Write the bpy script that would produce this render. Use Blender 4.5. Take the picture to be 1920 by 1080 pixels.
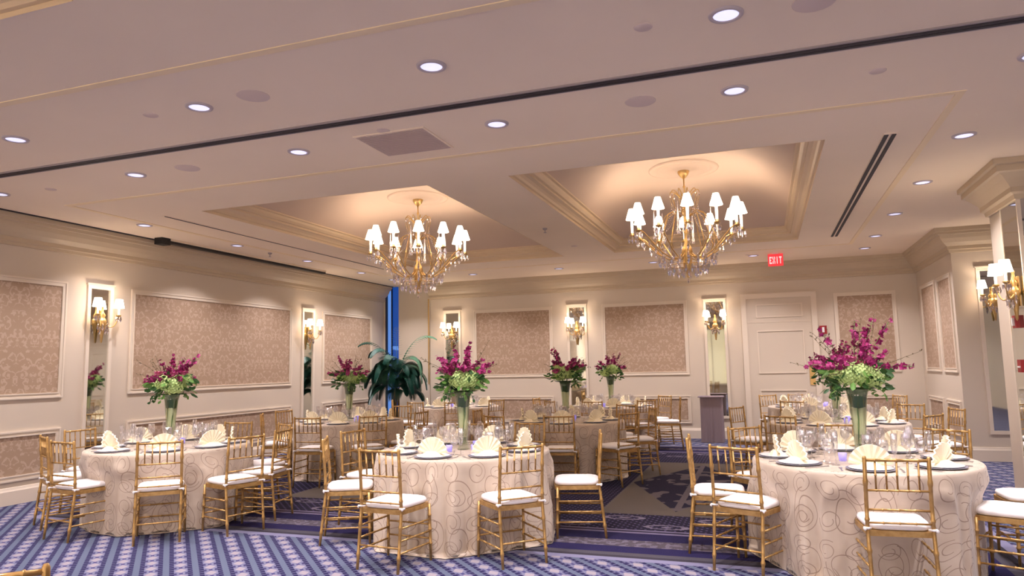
import bpy, math, random
from mathutils import Vector, Matrix
from math import sin, cos, pi, radians, atan2, hypot, sqrt

for o in list(bpy.data.objects): bpy.data.objects.remove(o)
SC = bpy.context.scene
COL = SC.collection

# ------------------------------------------------------------ camera
YAW, PIT, ROL, FPX = radians(19.429), radians(6.297), radians(-1.145), 1329.25
fw = Vector((-sin(YAW)*cos(PIT), cos(YAW)*cos(PIT), sin(PIT)))
r0 = Vector((cos(YAW), sin(YAW), 0)); u0 = r0.cross(fw)
rt = r0*cos(ROL)+u0*sin(ROL); up = -r0*sin(ROL)+u0*cos(ROL)
cd = bpy.data.cameras.new('camera'); cam = bpy.data.objects.new('camera', cd); COL.objects.link(cam)
cd.sensor_width = 36; cd.lens = FPX/1920*36; cd.clip_start = .05; cd.clip_end = 100
m = Matrix((rt, up, -fw)).transposed().to_4x4(); m.translation = (0, 0, 1.52)
cam.matrix_world = m
SC.camera = cam
# ------------------------------------------------------------ world, exposure
w = bpy.data.worlds.new('world'); SC.world = w; w.use_nodes = True
w.node_tree.nodes['Background'].inputs[0].default_value = (.95, .82, .85, 1)
w.node_tree.nodes['Background'].inputs[1].default_value = .9
SC.view_settings.view_transform = 'Standard'; SC.view_settings.look = 'None'
SC.view_settings.gamma = 1; SC.view_settings.use_curve_mapping = False
SC.view_settings.exposure = 0.22
DOWN_W = 24.0      # watts per downlight
FILL_WIN_E = 7.0        # emission of two windows added behind the camera to brighten the room
CHAND_W = 2.4      # watts per chandelier lamp
SCON_W = 3.0       # watts per sconce lamp

H, XL, YB, XR, YS = 3.464, -8.545, 14.94, 2.75, 12.3   # ceiling, left wall, far wall, right wall, right step wall

# ------------------------------------------------------------ helpers
class MB:
    def __init__(s): s.v = []; s.f = []; s.uv = None; s.sm = []
    def add(s, vs, fs, smooth=False):
        n = len(s.v); s.v += [tuple(v) for v in vs]; s.f += [tuple(i+n for i in f) for f in fs]; s.sm += [smooth]*len(fs); return s
    def box(s, x0, x1, y0, y1, z0, z1):
        return s.add([(x0,y0,z0),(x1,y0,z0),(x1,y1,z0),(x0,y1,z0),(x0,y0,z1),(x1,y0,z1),(x1,y1,z1),(x0,y1,z1)],
              [(3,2,1,0),(4,5,6,7),(0,1,5,4),(1,2,6,5),(2,3,7,6),(3,0,4,7)])
    def lathe(s, prof, c=(0,0,0), n=16, caps=True):
        vs = []; fs = []
        for r, z in prof:
            for i in range(n):
                a = 2*pi*i/n; vs.append((c[0]+r*cos(a), c[1]+r*sin(a), c[2]+z))
        for k in range(len(prof)-1):
            for i in range(n):
                j = (i+1) % n; fs.append((k*n+i, k*n+j, (k+1)*n+j, (k+1)*n+i))
        s.add(vs, fs, True)
        if caps:
            b = len(s.v)-len(vs)
            if prof[0][0] > 1e-4: s.f.append(tuple(b+i for i in range(n))[::-1]); s.sm.append(False)
            if prof[-1][0] > 1e-4: s.f.append(tuple(b+(len(prof)-1)*n+i for i in range(n))); s.sm.append(False)
        return s
    def tube(s, pts, r, n=8, cap=True):
        pts = [Vector(p) for p in pts]; vs = []; fs = []; m_ = len(pts)
        ref = Vector((0,0,1))
        d0 = (pts[1]-pts[0]).normalized()
        if abs(d0.dot(ref)) > .9: ref = Vector((1,0,0))
        for k, p in enumerate(pts):
            d = (pts[min(k+1,m_-1)]-pts[max(k-1,0)]).normalized()
            a = d.cross(ref)
            if a.length < 1e-3: a = d.cross(Vector((0,1,0)))
            a.normalize(); b = d.cross(a).normalized(); ref = a.cross(d)
            rr = r[k] if isinstance(r, (list,tuple)) else r
            for i in range(n):
                t = 2*pi*i/n; vs.append(p+a*(rr*cos(t))+b*(rr*sin(t)))
        for k in range(m_-1):
            for i in range(n):
                j = (i+1) % n; fs.append((k*n+i, (k+1)*n+i, (k+1)*n+j, k*n+j))
        b0 = len(s.v); s.add(vs, fs, True)
        if cap:
            s.f.append(tuple(b0+i for i in range(n))); s.sm.append(False)
            s.f.append(tuple(b0+(m_-1)*n+i for i in range(n))[::-1]); s.sm.append(False)
        return s
    def xf(s, M, start=0):
        for i in range(start, len(s.v)): s.v[i] = tuple(M @ Vector(s.v[i]))
        return s
    def build(s, name, mat, parent=None):
        me = bpy.data.meshes.new(name); me.from_pydata(s.v, [], s.f); me.update()
        me.polygons.foreach_set('use_smooth', s.sm)
        if s.uv:
            ul = me.uv_layers.new(name='UVMap')
            for li, l in enumerate(me.loops): ul.data[li].uv = s.uv[l.vertex_index]
        me.materials.append(mat)
        o = bpy.data.objects.new(name, me); COL.objects.link(o)
        if parent: o.parent = parent
        return o

def tag(o, label=None, cat=None, group=None, kind=None):
    if label: o['label'] = label
    if cat: o['category'] = cat
    if group: o['group'] = group
    if kind: o['kind'] = kind
    return o
def empty(name, loc=(0,0,0), rz=0):
    o = bpy.data.objects.new(name, None); COL.objects.link(o); o.location = loc; o.rotation_euler = (0,0,rz)
    o.empty_display_size = .1; return o
def copy_tree(o, parent=None):
    c = o.copy(); COL.objects.link(c)
    if parent: c.parent = parent
    for ch in list(o.children): copy_tree(ch, c)
    return c
def lamp(kind, loc, watts, col, size=.03, parent=None, rot=None, spread=None):
    l = bpy.data.lights.new('lamp_light', kind); l.energy = watts; l.color = col
    if kind == 'AREA':
        l.shape = 'DISK'; l.size = size
        if spread: l.spread = spread
    else: l.shadow_soft_size = size
    o = bpy.data.objects.new('lamp_light', l); COL.objects.link(o); o.location = loc
    if rot: o.rotation_euler = rot
    if parent: o.parent = parent
    return o

# ------------------------------------------------------------ materials
def srgb(r, g, b):
    return tuple(((c/255/12.92) if c/255 <= .04045 else ((c/255+.055)/1.055)**2.4) for c in (r,g,b))+(1,)
def mat(name, rgb, rough=.6, metal=0, emit=None, es=0, **kw):
    m = bpy.data.materials.new(name); m.use_nodes = True; p = m.node_tree.nodes['Principled BSDF']
    p.inputs['Base Color'].default_value = srgb(*rgb); p.inputs['Roughness'].default_value = rough; p.inputs['Metallic'].default_value = metal
    if emit: p.inputs['Emission Color'].default_value = srgb(*emit); p.inputs['Emission Strength'].default_value = es
    for k, v in kw.items(): p.inputs[k.replace('_',' ')].default_value = v
    return m
class NT:
    """tiny node helper: values may be sockets or numbers"""
    def __init__(s, m): s.t = m.node_tree; s.p = s.t.nodes['Principled BSDF']
    def n(s, typ, **kw):
        nd = s.t.nodes.new(typ)
        for k, v in kw.items(): setattr(nd, k, v)
        return nd
    def put(s, sock, v):
        if isinstance(v, bpy.types.NodeSocket): s.t.links.new(v, sock)
        else: sock.default_value = v
    def m(s, op, a, b=0, c=0):
        nd = s.n('ShaderNodeMath', operation=op)
        for i, v in enumerate((a,b,c)):
            if i < len(nd.inputs): s.put(nd.inputs[i], v)
        return nd.outputs[0]
    def mix(s, f, a, b):
        nd = s.n('ShaderNodeMix', data_type='RGBA')
        s.put(nd.inputs[0], f); s.put(nd.inputs[6], a); s.put(nd.inputs[7], b); return nd.outputs[2]
    def step(s, v, a, b):     # 1 where a < v < b
        return s.m('MULTIPLY', s.m('GREATER_THAN', v, a), s.m('LESS_THAN', v, b))
    def ramp(s, v, a, b):     # linear 0..1
        nd = s.n('ShaderNodeMapRange'); s.put(nd.inputs[0], v); nd.inputs[1].default_value = a; nd.inputs[2].default_value = b; return nd.outputs[0]
    def noise(s, vec, scale, detail=2, out='Fac'):
        nd = s.n('ShaderNodeTexNoise'); nd.inputs['Scale'].default_value = scale; nd.inputs['Detail'].default_value = detail
        if vec is not None: s.t.links.new(vec, nd.inputs['Vector'])
        return nd.outputs[out]
    def vec(s, x, y, z=0):
        nd = s.n('ShaderNodeCombineXYZ'); s.put(nd.inputs[0], x); s.put(nd.inputs[1], y); s.put(nd.inputs[2], z); return nd.outputs[0]
    def sep(s, v):
        nd = s.n('ShaderNodeSeparateXYZ'); s.t.links.new(v, nd.inputs[0]); return nd.outputs
    def coord(s, which='Object'):
        return s.n('ShaderNodeTexCoord').outputs[which]
    def bump(s, h, strength=.3, dist=.01):
        nd = s.n('ShaderNodeBump'); nd.inputs['Strength'].default_value = strength; nd.inputs['Distance'].default_value = dist
        s.t.links.new(h, nd.inputs['Height']); s.t.links.new(nd.outputs[0], s.p.inputs['Normal'])
    def base(s, c): s.t.links.new(c, s.p.inputs['Base Color'])
    def spiral(s, vec, k=3.2, wid=.1, rmax=.55, warp=.08, scale=1.0):
        """curling line mask: one spiral per voronoi cell"""
        nz = s.noise(vec, 2.5*scale, 1, 'Color')
        o = s.n('ShaderNodeVectorMath', operation='MULTIPLY_ADD'); s.t.links.new(nz, o.inputs[0]); o.inputs[1].default_value = (warp,)*3; s.t.links.new(vec, o.inputs[2])
        sc = s.n('ShaderNodeVectorMath', operation='SCALE'); s.t.links.new(o.outputs[0], sc.inputs[0]); sc.inputs['Scale'].default_value = scale
        v = s.n('ShaderNodeTexVoronoi', voronoi_dimensions='2D'); s.t.links.new(sc.outputs[0], v.inputs['Vector']); v.inputs['Scale'].default_value = 1
        d = s.n('ShaderNodeVectorMath', operation='SUBTRACT'); s.t.links.new(sc.outputs[0], d.inputs[0]); s.t.links.new(v.outputs['Position'], d.inputs[1])
        x, y, _ = s.sep(d.outputs[0])
        ang = s.m('DIVIDE', s.m('ARCTAN2', y, x), 2*pi)
        dist = v.outputs['Distance']
        col = s.sep(v.outputs['Color'])
        fr = s.m('FRACT', s.m('ADD', s.m('ADD', s.m('MULTIPLY', dist, k), ang), col[0]))
        ln = s.m('LESS_THAN', s.m('ABSOLUTE', s.m('SUBTRACT', fr, .5)), wid)
        return s.m('MULTIPLY', ln, s.m('LESS_THAN', dist, rmax))

M = {}
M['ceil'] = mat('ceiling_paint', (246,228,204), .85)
M['ceil_trim'] = mat('ceiling_cream_paint', (246,224,186), .7)
M['wall'] = mat('wall_paint', (208,195,178), .6)
M['crown'] = mat('crown_paint', (196,178,152), .5)
M['mould'] = mat('panel_moulding_paint', (222,209,192), .5)
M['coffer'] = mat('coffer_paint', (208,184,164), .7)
M['cofmould'] = mat('coffer_moulding_paint', (220,196,162), .45)
M['gold'] = mat('gold_lacquer', (180,140,80), .34, .5)
M['brass'] = mat('antique_brass', (206,170,110), .32, .7)
M['silver'] = mat('silverware', (190,190,200), .25, .9)
M['cushion'] = mat('white_cushion_cloth', (240,236,236), .9)
M['china'] = mat('white_china', (236,234,238), .2)
M['rim'] = mat('charger_grey_rim', (146,144,160), .3, .3)
M['napkin'] = mat('cream_napkin_cloth', (250,240,212), .9)
M['black'] = mat('black_paint', (14,12,16), .5)
M['dark'] = mat('dark_slot', (38,32,40), .6)
M['grey'] = mat('grey_metal', (168,156,154), .5)
M['ltrim'] = mat('downlight_trim_white', (196,184,186), .5)
M['hatch'] = mat('return_air_grille_paint', (204,184,176), .7)
M['grille'] = mat('speaker_grille', (222,203,192), .8)
M['red'] = mat('red_plastic', (150,24,34), .4)
M['white'] = mat('white_plastic', (235,235,235), .4)
M['linen'] = mat('grey_linen', (140,124,130), .95)
M['pot'] = mat('dark_pot', (40,32,30), .5)
M['stemg'] = mat('flower_stem_green', (120,146,88), .6)
M['leaf'] = mat('leaf_green', (44,84,36), .5)
M['leafl'] = mat('light_leaf_green', (96,140,62), .5)
M['palm'] = mat('palm_leaf_green', (26,70,58), .35)
M['palml'] = mat('palm_pale_leaf_green', (92,140,112), .45)
M['twig'] = mat('twig_brown', (96,84,54), .8)
M['hyd'] = mat('hydrangea_green', (192,218,142), .8)
M['orchid'] = mat('magenta_orchid_petal', (146,26,96), .6)
M['orchid2'] = mat('orchid_pink_petal', (186,58,128), .6)
M['rose'] = mat('pink_rose_petal', (206,96,150), .6)
M['red_emit'] = mat('exit_red_face', (200,50,55), .4, emit=(235,50,60), es=.75)
M['red_letter'] = mat('exit_pale_letter', (255,190,190), .4, emit=(255,190,190), es=.9)
M['shade'] = mat('lit_lamp_shade', (255,240,220), .8, emit=(255,236,214), es=7)
M['candle'] = mat('lit_candle_sleeve', (255,246,230), .6, emit=(255,240,222), es=1.8)
M['lens'] = mat('downlight_lens', (235,238,255), .5, emit=(204,206,252), es=.95)
M['votive'] = mat('lavender_votive_glass', (170,160,230), .15, emit=(150,140,255), es=.35)
M['salt'] = mat('white_salt_shaker_glass', (225,225,232), .2)
M['mirror'] = mat('mirror_silver', (214,216,210), .03, 1)
M['curtain'] = mat('cream_curtain_cloth', (232,222,190), .9)

for nm in ('shade',):
    pass
def glass(name, rgb, keep=.82, edge=.7):
    m = bpy.data.materials.new(name); m.use_nodes = True; t = m.node_tree; t.nodes.remove(t.nodes['Principled BSDF'])
    tr = t.nodes.new('ShaderNodeBsdfTransparent'); tr.inputs[0].default_value = srgb(*rgb)
    gl = t.nodes.new('ShaderNodeBsdfGlossy'); gl.inputs['Roughness'].default_value = .04; gl.inputs[0].default_value = (1,1,1,1)
    lw = t.nodes.new('ShaderNodeLayerWeight'); lw.inputs[0].default_value = .35
    mr = t.nodes.new('ShaderNodeMapRange'); mr.inputs[3].default_value = 1-keep; mr.inputs[4].default_value = edge
    mx = t.nodes.new('ShaderNodeMixShader')
    t.links.new(lw.outputs['Facing'], mr.inputs[0]); t.links.new(mr.outputs[0], mx.inputs[0]); t.links.new(tr.outputs[0], mx.inputs[1]); t.links.new(gl.outputs[0], mx.inputs[2])
    t.links.new(mx.outputs[0], t.nodes['Material Output'].inputs[0]); return m
M['glass'] = glass('clear_glass', (248,248,250), .9, .7)
M['crystal'] = glass('crystal_glass', (240,238,246), .45)
M['vase'] = glass('vase_glass', (240,246,238), .95, .45)

# paint with faint unevenness
for k in ('ceil', 'wall', 'coffer'):
    nt = NT(M[k]); c = nt.p.inputs['Base Color'].default_value[:]
    f = nt.ramp(nt.noise(nt.coord(), .7, 3), .3, .7)
    nt.base(nt.mix(f, tuple(x*.97 for x in c[:3])+(1,), tuple(min(1, x*1.03) for x in c[:3])+(1,)))
# wood-like lacquer variation on the gold chairs
nt = NT(M['gold']); f = nt.ramp(nt.noise(nt.coord(), 26, 2), .35, .65)
nt.base(nt.mix(f, srgb(172,134,78), srgb(196,158,100)))
# damask wallpaper: mirrored scrolls on taupe
m = mat('damask_wallpaper', (166,140,120), .75); M['damask'] = m; nt = NT(m)
x, y, z = nt.sep(nt.coord())
hx = nt.m('PINGPONG', nt.m('ADD', x, y), .22); vz = nt.m('ADD', z, nt.m('MULTIPLY', nt.m('FLOOR', nt.m('DIVIDE', nt.m('ADD', x, y), .88)), .31))
vz = nt.m('FRACT', nt.m('DIVIDE', vz, 1.24)); vz = nt.m('MULTIPLY', vz, 1.24)
v = nt.vec(hx, vz)
sp = nt.spiral(v, k=1.9, wid=.16, rmax=.6, warp=.1, scale=7.5)
sp2 = nt.m('GREATER_THAN', nt.noise(v, 13, 1), .64)
f = nt.m('MAXIMUM', sp, sp2)
nt.base(nt.mix(f, srgb(168,143,120), srgb(186,162,142)))
def curls(nt, uv, cell, seed, wid, ecc=1.0):
    """one two-turn spiral per jittered square cell; uv in metres"""
    sc = nt.n('ShaderNodeVectorMath', operation='MULTIPLY_ADD'); nt.t.links.new(uv, sc.inputs[0]); sc.inputs[1].default_value = (1/cell, ecc/cell, 0); sc.inputs[2].default_value = (seed*.37, seed*.73, 0)
    fl = nt.n('ShaderNodeVectorMath', operation='FLOOR'); nt.t.links.new(sc.outputs[0], fl.inputs[0])
    fr = nt.n('ShaderNodeVectorMath', operation='FRACTION'); nt.t.links.new(sc.outputs[0], fr.inputs[0])
    wn = nt.n('ShaderNodeTexWhiteNoise', noise_dimensions='3D'); ad = nt.n('ShaderNodeVectorMath', operation='ADD'); nt.t.links.new(fl.outputs[0], ad.inputs[0]); ad.inputs[1].default_value = (seed, seed*2, seed*3); nt.t.links.new(ad.outputs[0], wn.inputs['Vector'])
    c0, c1, c2 = nt.sep(wn.outputs['Color']); fx, fy, _ = nt.sep(fr.outputs[0])
    x = nt.m('SUBTRACT', nt.m('SUBTRACT', fx, .5), nt.m('MULTIPLY', nt.m('SUBTRACT', c0, .5), .1)); y = nt.m('SUBTRACT', nt.m('SUBTRACT', fy, .5), nt.m('MULTIPLY', nt.m('SUBTRACT', c1, .5), .1))
    rho = nt.m('SQRT', nt.m('ADD', nt.m('MULTIPLY', x, x), nt.m('MULTIPLY', y, y)))
    hand = nt.m('SUBTRACT', nt.m('MULTIPLY', nt.m('GREATER_THAN', c1, .5), 2), 1)
    th = nt.m('FRACT', nt.m('ADD', nt.m('MULTIPLY', nt.m('DIVIDE', nt.m('ARCTAN2', y, x), 2*pi), hand), nt.m('ADD', c2, 1)))
    R = nt.m('ADD', .40, nt.m('MULTIPLY', c0, .07))
    a = nt.m('MULTIPLY', R, nt.m('ADD', .30, nt.m('MULTIPLY', th, .45))); b = nt.m('MULTIPLY', R, nt.m('ADD', .75, nt.m('ADD', nt.m('MULTIPLY', th, .28), nt.m('MULTIPLY', nt.m('GREATER_THAN', th, .62), 5))))
    w_ = wid/cell
    return nt.m('MAXIMUM', nt.m('LESS_THAN', nt.m('ABSOLUTE', nt.m('SUBTRACT', rho, a)), w_), nt.m('LESS_THAN', nt.m('ABSOLUTE', nt.m('SUBTRACT', rho, b)), w_))
# champagne cloth with brown curling embroidery (uses UV in metres)
m = mat('champagne_swirl_cloth', (214,196,178), .5, Sheen_Weight=.2); M['cloth'] = m; nt = NT(m)
uv = nt.coord('UV')
wv = nt.noise(uv, 3.0, 0, 'Color'); wo = nt.n('ShaderNodeVectorMath', operation='MULTIPLY_ADD'); nt.t.links.new(wv, wo.inputs[0]); wo.inputs[1].default_value = (.16,.16,.16); nt.t.links.new(uv, wo.inputs[2])
f = nt.m('MAXIMUM', curls(nt, wo.outputs[0], .21, 1, .0026, 1.1), curls(nt, wo.outputs[0], .29, 4, .0028, .8))
sat = nt.mix(nt.ramp(nt.noise(uv, 6, 2), .3, .7), srgb(190,172,154), srgb(204,188,171))
nt.base(nt.mix(nt.m('MULTIPLY', f, .72), sat, srgb(128,102,86)))
# napkin/plain cloth bump
# carpet (object coords = room metres)
m = mat('ballroom_carpet', (90,90,130), 1.0, Specular_IOR_Level=.1); M['carpet'] = m; nt = NT(m)
x, y, z = nt.sep(nt.coord())
NAVY = srgb(24,19,66); LAV = srgb(104,104,130); GB = srgb(84,92,114); PINK = srgb(142,134,142); DN = srgb(18,10,38); TAU = srgb(86,77,71); LG = srgb(108,99,116)
dg = nt.m('MULTIPLY', nt.m('ADD', nt.m('ADD', x, y), 40.05), .70711); dl = nt.m('MULTIPLY', nt.m('ADD', nt.m('SUBTRACT', y, x), 40), .70711)     # stripes run diagonally to the room
u = nt.m('FRACT', nt.m('DIVIDE', dg, .209)); vv = nt.m('FRACT', nt.m('DIVIDE', dl, .178))
fc = nt.m('ABSOLUTE', nt.m('SUBTRACT', u, .5))                 # 0 in grey stripe centre, .5 in cross field centre
vr = nt.m('ABSOLUTE', nt.m('SUBTRACT', vv, .5))
v2 = nt.m('ABSOLUTE', nt.m('SUBTRACT', nt.m('FRACT', nt.m('DIVIDE', dl, .0593)), .5))
field = nt.mix(nt.m('LESS_THAN', fc, .11), LAV, GB)
navy = nt.m('MULTIPLY', nt.step(fc, .11, .27), nt.m('LESS_THAN', v2, .42))
field = nt.mix(navy, field, NAVY)
tuft = nt.m('MULTIPLY', nt.step(fc, .27, .36), nt.m('LESS_THAN', vr, .16)); field = nt.mix(tuft, field, srgb(54,50,92))
cross = nt.m('MULTIPLY', nt.m('GREATER_THAN', fc, .30), nt.m('LESS_THAN', nt.m('ADD', nt.m('MULTIPLY', nt.m('SUBTRACT', .5, fc), 1.0), nt.m('MULTIPLY', nt.m('SUBTRACT', .5, vr), .55)), .20))
field = nt.mix(cross, field, PINK)
dot = nt.m('MULTIPLY', nt.m('GREATER_THAN', fc, .44), nt.m('LESS_THAN', vr, .13)); field = nt.mix(dot, field, srgb(60,56,104))
# bordered centre carpet x -7.6..1.8, y 5.66..13.6 ; e = distance inside its edge
ex = nt.m('SUBTRACT', 4.7, nt.m('ABSOLUTE', nt.m('ADD', x, 2.9))); ey = nt.m('SUBTRACT', 3.97, nt.m('ABSOLUTE', nt.m('SUBTRACT', y, 9.63)))
e = nt.m('MINIMUM', ex, ey)
dx_ = nt.m('PINGPONG', nt.m('ADD', x, y), .045); dy_ = nt.m('PINGPONG', nt.m('SUBTRACT', x, y), .045)
dots = nt.m('GREATER_THAN', nt.m('ADD', dx_, dy_), .070)
inner = nt.mix(dots, DN, srgb(92,80,120))
# medallion discs
mx = nt.m('SUBTRACT', nt.m('MODULO', nt.m('ADD', x, 100.95+.46), .92), .46)
ring = []
for (yy, off) in ((6.88, 0), (7.22, .46), (12.38, 0), (12.05, .46)):
    mx = nt.m('SUBTRACT', nt.m('MODULO', nt.m('ADD', x, 92.95+.46+off), .92), .46)
    ry = nt.m('MULTIPLY', nt.m('SUBTRACT', y, yy), 2.3)
    rr = nt.m('SQRT', nt.m('ADD', nt.m('MULTIPLY', mx, mx), nt.m('MULTIPLY', ry, ry)))
    rr = nt.m('ADD', rr, nt.m('MULTIPLY', nt.m('SUBTRACT', nt.noise(nt.coord(), 22, 1), .5), .09))
    ring.append(nt.m('MAXIMUM', nt.step(rr, .15, .21), nt.m('LESS_THAN', rr, .06)))
rg = nt.m('MAXIMUM', nt.m('MAXIMUM', ring[0], ring[1]), nt.m('MAXIMUM', ring[2], ring[3]))
inner = nt.mix(rg, inner, LG)
# taupe rectangles with navy scrolled diamonds, centred x = -0.95 and -4.85
px = nt.m('ABSOLUTE', nt.m('SUBTRACT', nt.m('ABSOLUTE', nt.m('ADD', x, 2.9)), 1.95)); py = nt.m('ABSOLUTE', nt.m('SUBTRACT', y, 9.35))
rect = nt.m('MULTIPLY', nt.m('LESS_THAN', px, .76), nt.m('LESS_THAN', py, 1.95))
dia = nt.m('LESS_THAN', nt.m('ADD', nt.m('DIVIDE', px, .74), nt.m('DIVIDE', py, 1.75)), 1.0)
scr = nt.m('GREATER_THAN', nt.noise(nt.coord(), 4.2, 1), .58)
bar = nt.m('MULTIPLY', nt.m('LESS_THAN', px, .035), nt.m('LESS_THAN', py, 1.7))
edge = nt.m('MULTIPLY', nt.m('GREATER_THAN', px, .73), rect)
rc = nt.mix(dia, TAU, nt.mix(nt.m('MAXIMUM', scr, bar), DN, srgb(84,75,80)))
rc = nt.mix(edge, rc, srgb(88,80,76))
inner = nt.mix(rect, inner, rc)
orn = nt.m('GREATER_THAN', nt.noise(nt.coord(), 16, 2), .52)
def band(c0, a0, a1, colr):
    return nt.mix(nt.step(e, a0, a1), c0, colr)
c = nt.mix(nt.m('GREATER_THAN', e, 0), field, inner)
c = band(c, 0, .09, srgb(120,118,146)); c = band(c, .09, .15, srgb(48,44,56)); c = band(c, .15, .24, srgb(70,66,76))
c = band(c, .24, .44, srgb(26,18,66)); c = band(c, .44, .66, nt.mix(orn, srgb(76,68,78), srgb(104,96,112)))
c = band(c, .66, .92, srgb(22,14,60)); c = band(c, .92, .97, srgb(112,103,130)); c = band(c, .97, 1.02, srgb(34,26,50)); c = band(c, 1.02, 1.06, srgb(112,103,130))
pile = nt.noise(nt.coord(), 160, 2)
c = nt.mix(nt.ramp(pile, .3, .7), c, nt.mix(.025, c, (1,1,1,1)))
nt.base(c)
nt.bump(pile, .25, .004)
# night-blue window pane seen through glass
m = mat('dusk_window_glass', (20,50,120), .1); M['pane'] = m; nt = NT(m)
x, y, z = nt.sep(nt.coord())
f = nt.m('MAXIMUM', nt.m('LESS_THAN', x, -8.36), nt.m('MULTIPLY', nt.step(z, 1.4, 2.05), nt.m('GREATER_THAN', nt.noise(nt.coord(), 3, 1), .5)))
cc = nt.mix(f, srgb(24,70,150), srgb(104,150,226))
nt.t.links.new(cc, nt.p.inputs['Emission Color']); nt.p.inputs['Emission Strength'].default_value = .75

# ------------------------------------------------------------ setting
def struct(mb, name, m_, parent=None):
    o = mb.build(name, m_, parent)
    if parent is None: o['kind'] = 'structure'
    return o
YF = -6.0; XRR = 6.5
struct(MB().box(XL-.2, XRR, YF-.2, YB+.2, -.15, 0), 'floor', M['carpet'])
# ceiling with four coffers
HOLES = [(-6.33,-3.30,6.70,12.20), (-2.38,.61,6.70,12.20), (-6.33,-3.30,-2.6,2.56), (-2.38,.61,-2.6,2.56)]
xs = sorted({XL-.2, XRR, -6.33, -3.30, -2.38, .61}); ys = sorted({YF-.2, YB+.2, 6.70, 12.20, -2.6, 2.56})
mb = MB()
for i in range(len(xs)-1):
    for j in range(len(ys)-1):
        cx, cy = (xs[i]+xs[i+1])/2, (ys[j]+ys[j+1])/2
        if any(a < cx < b and c_ < cy < d for a, b, c_, d in HOLES): continue
        mb.box(xs[i], xs[i+1], ys[j], ys[j+1], H, H+.12)
ceil = struct(mb, 'ceiling', M['ceil'])
def ringprof(x0, x1, y0, y1, prof, z0):
    """mitred moulding running round a rectangle; prof = (inset, dz)"""
    mb = MB(); vs = []; fs = []; n = len(prof)
    for ins, dz in prof: vs += [(x0+ins,y0+ins,z0+dz),(x1-ins,y0+ins,z0+dz),(x1-ins,y1-ins,z0+dz),(x0+ins,y1-ins,z0+dz)]
    for k in range(n-1):
        for i in range(4):
            j = (i+1) % 4; fs.append((k*4+i, k*4+j, (k+1)*4+j, (k+1)*4+i))
    return mb.add(vs, fs)
CP = [(.001,-.002),(.001,.03),(.025,.035),(.04,.06),(.07,.08),(.11,.09),(.11,.115),(.14,.12),(.165,.15),(.17,.18),(.2,.185),(.2,.205)]
for h in HOLES:
    ringprof(*h, CP, H).build('coffer_moulding', M['cofmould'], ceil)
    # shallow pillow vault
    mb = MB(); NX, NY = 24, 40; vs = []; x0_, x1_, y0_, y1_ = h[0]+.2, h[1]-.2, h[2]+.2, h[3]-.2
    for b_ in range(NY+1):
        for a_ in range(NX+1):
            u_, v_ = 2*a_/NX-1, 2*b_/NY-1
            vs.append((x0_+(x1_-x0_)*a_/NX, y0_+(y1_-y0_)*b_/NY, H+.205+.42*(1-abs(u_)**3.2)*(1-abs(v_)**2.6)))
    mb.add(vs, [(b_*(NX+1)+a_, (b_+1)*(NX+1)+a_, (b_+1)*(NX+1)+a_+1, b_*(NX+1)+a_+1) for b_ in range(NY) for a_ in range(NX)], True)
    mb.add([(h[0]-.1,h[2]-.1,H+.7),(h[1]+.1,h[2]-.1,H+.7),(h[1]+.1,h[3]+.1,H+.7),(h[0]-.1,h[3]+.1,H+.7)], [(0,1,2,3)])
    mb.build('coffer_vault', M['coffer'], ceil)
ZC = H+.625
# cream reveal lines on the ceiling
def rectline(x0, x1, y0, y1, wd=.06):
    mb = MB()
    for a in ((x0,x1,y0,y0+wd),(x0,x1,y1-wd,y1),(x0,x0+wd,y0+wd,y1-wd),(x1-wd,x1,y0+wd,y1-wd)): mb.box(*a, H-.006, H+.002)
    mb.build('ceiling_reveal', M['ceil_trim'], ceil)
rectline(-7.5, 1.5, 5.83, 13.1); rectline(-7.5, 1.5, -3.4, 3.45)
# walls
def wall(name, x0, x1, y0, y1, z1=H+.12):
    return struct(MB().box(x0, x1, y0, y1, 0, z1), name, M['wall'])
w_left = wall('wall_left', XL-.2, XL, YF, YB+.2)
mb = MB().box(-7.31, XR+.2, YB, YB+.2, 0, H+.1).box(XL, -8.5, YB, YB+.2, 0, H+.1)
w_far = struct(mb, 'wall_far', M['wall'])
w_right = struct(MB().box(XR, XR+.2, YS, YB, 0, H+.1), 'wall_right', M['wall'])
w_step = struct(MB().box(XR+.2, XRR, YS, YS+.2, 0, H+.1), 'wall_step', M['wall'])
w_outer = struct(MB().box(XRR, XRR+.2, YF, YS+.2, 0, H+.1), 'wall_outer_right', M['wall'])
w_back = struct(MB().box(XL, XRR, YF-.2, YF, 0, H+.1), 'wall_behind', M['wall'])
# plain folding-door panel by the far corner and the tall window strip
w_pan = struct(MB().box(-8.12, -7.32, YB-.03, YB+.2, 0, H+.02), 'wall_corner_panel', M['wall'])
MB().box(-7.345, -7.32, YB-.045, YB-.03, 1.15, 3.12).build('gilt_edge', M['brass'], w_pan)
win = struct(MB().box(-8.5, -8.12, YB+.10, YB+.12, 0, H+.1), 'window_1', M['pane'])
MB().box(-8.5, -8.48, YB+.02, YB+.10, 0, H).box(-8.14, -8.12, YB+.02, YB+.10, 0, H).box(-8.37, -8.35, YB+.06, YB+.10, 0, H).build('window_frame', M['dark'], win)

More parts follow.
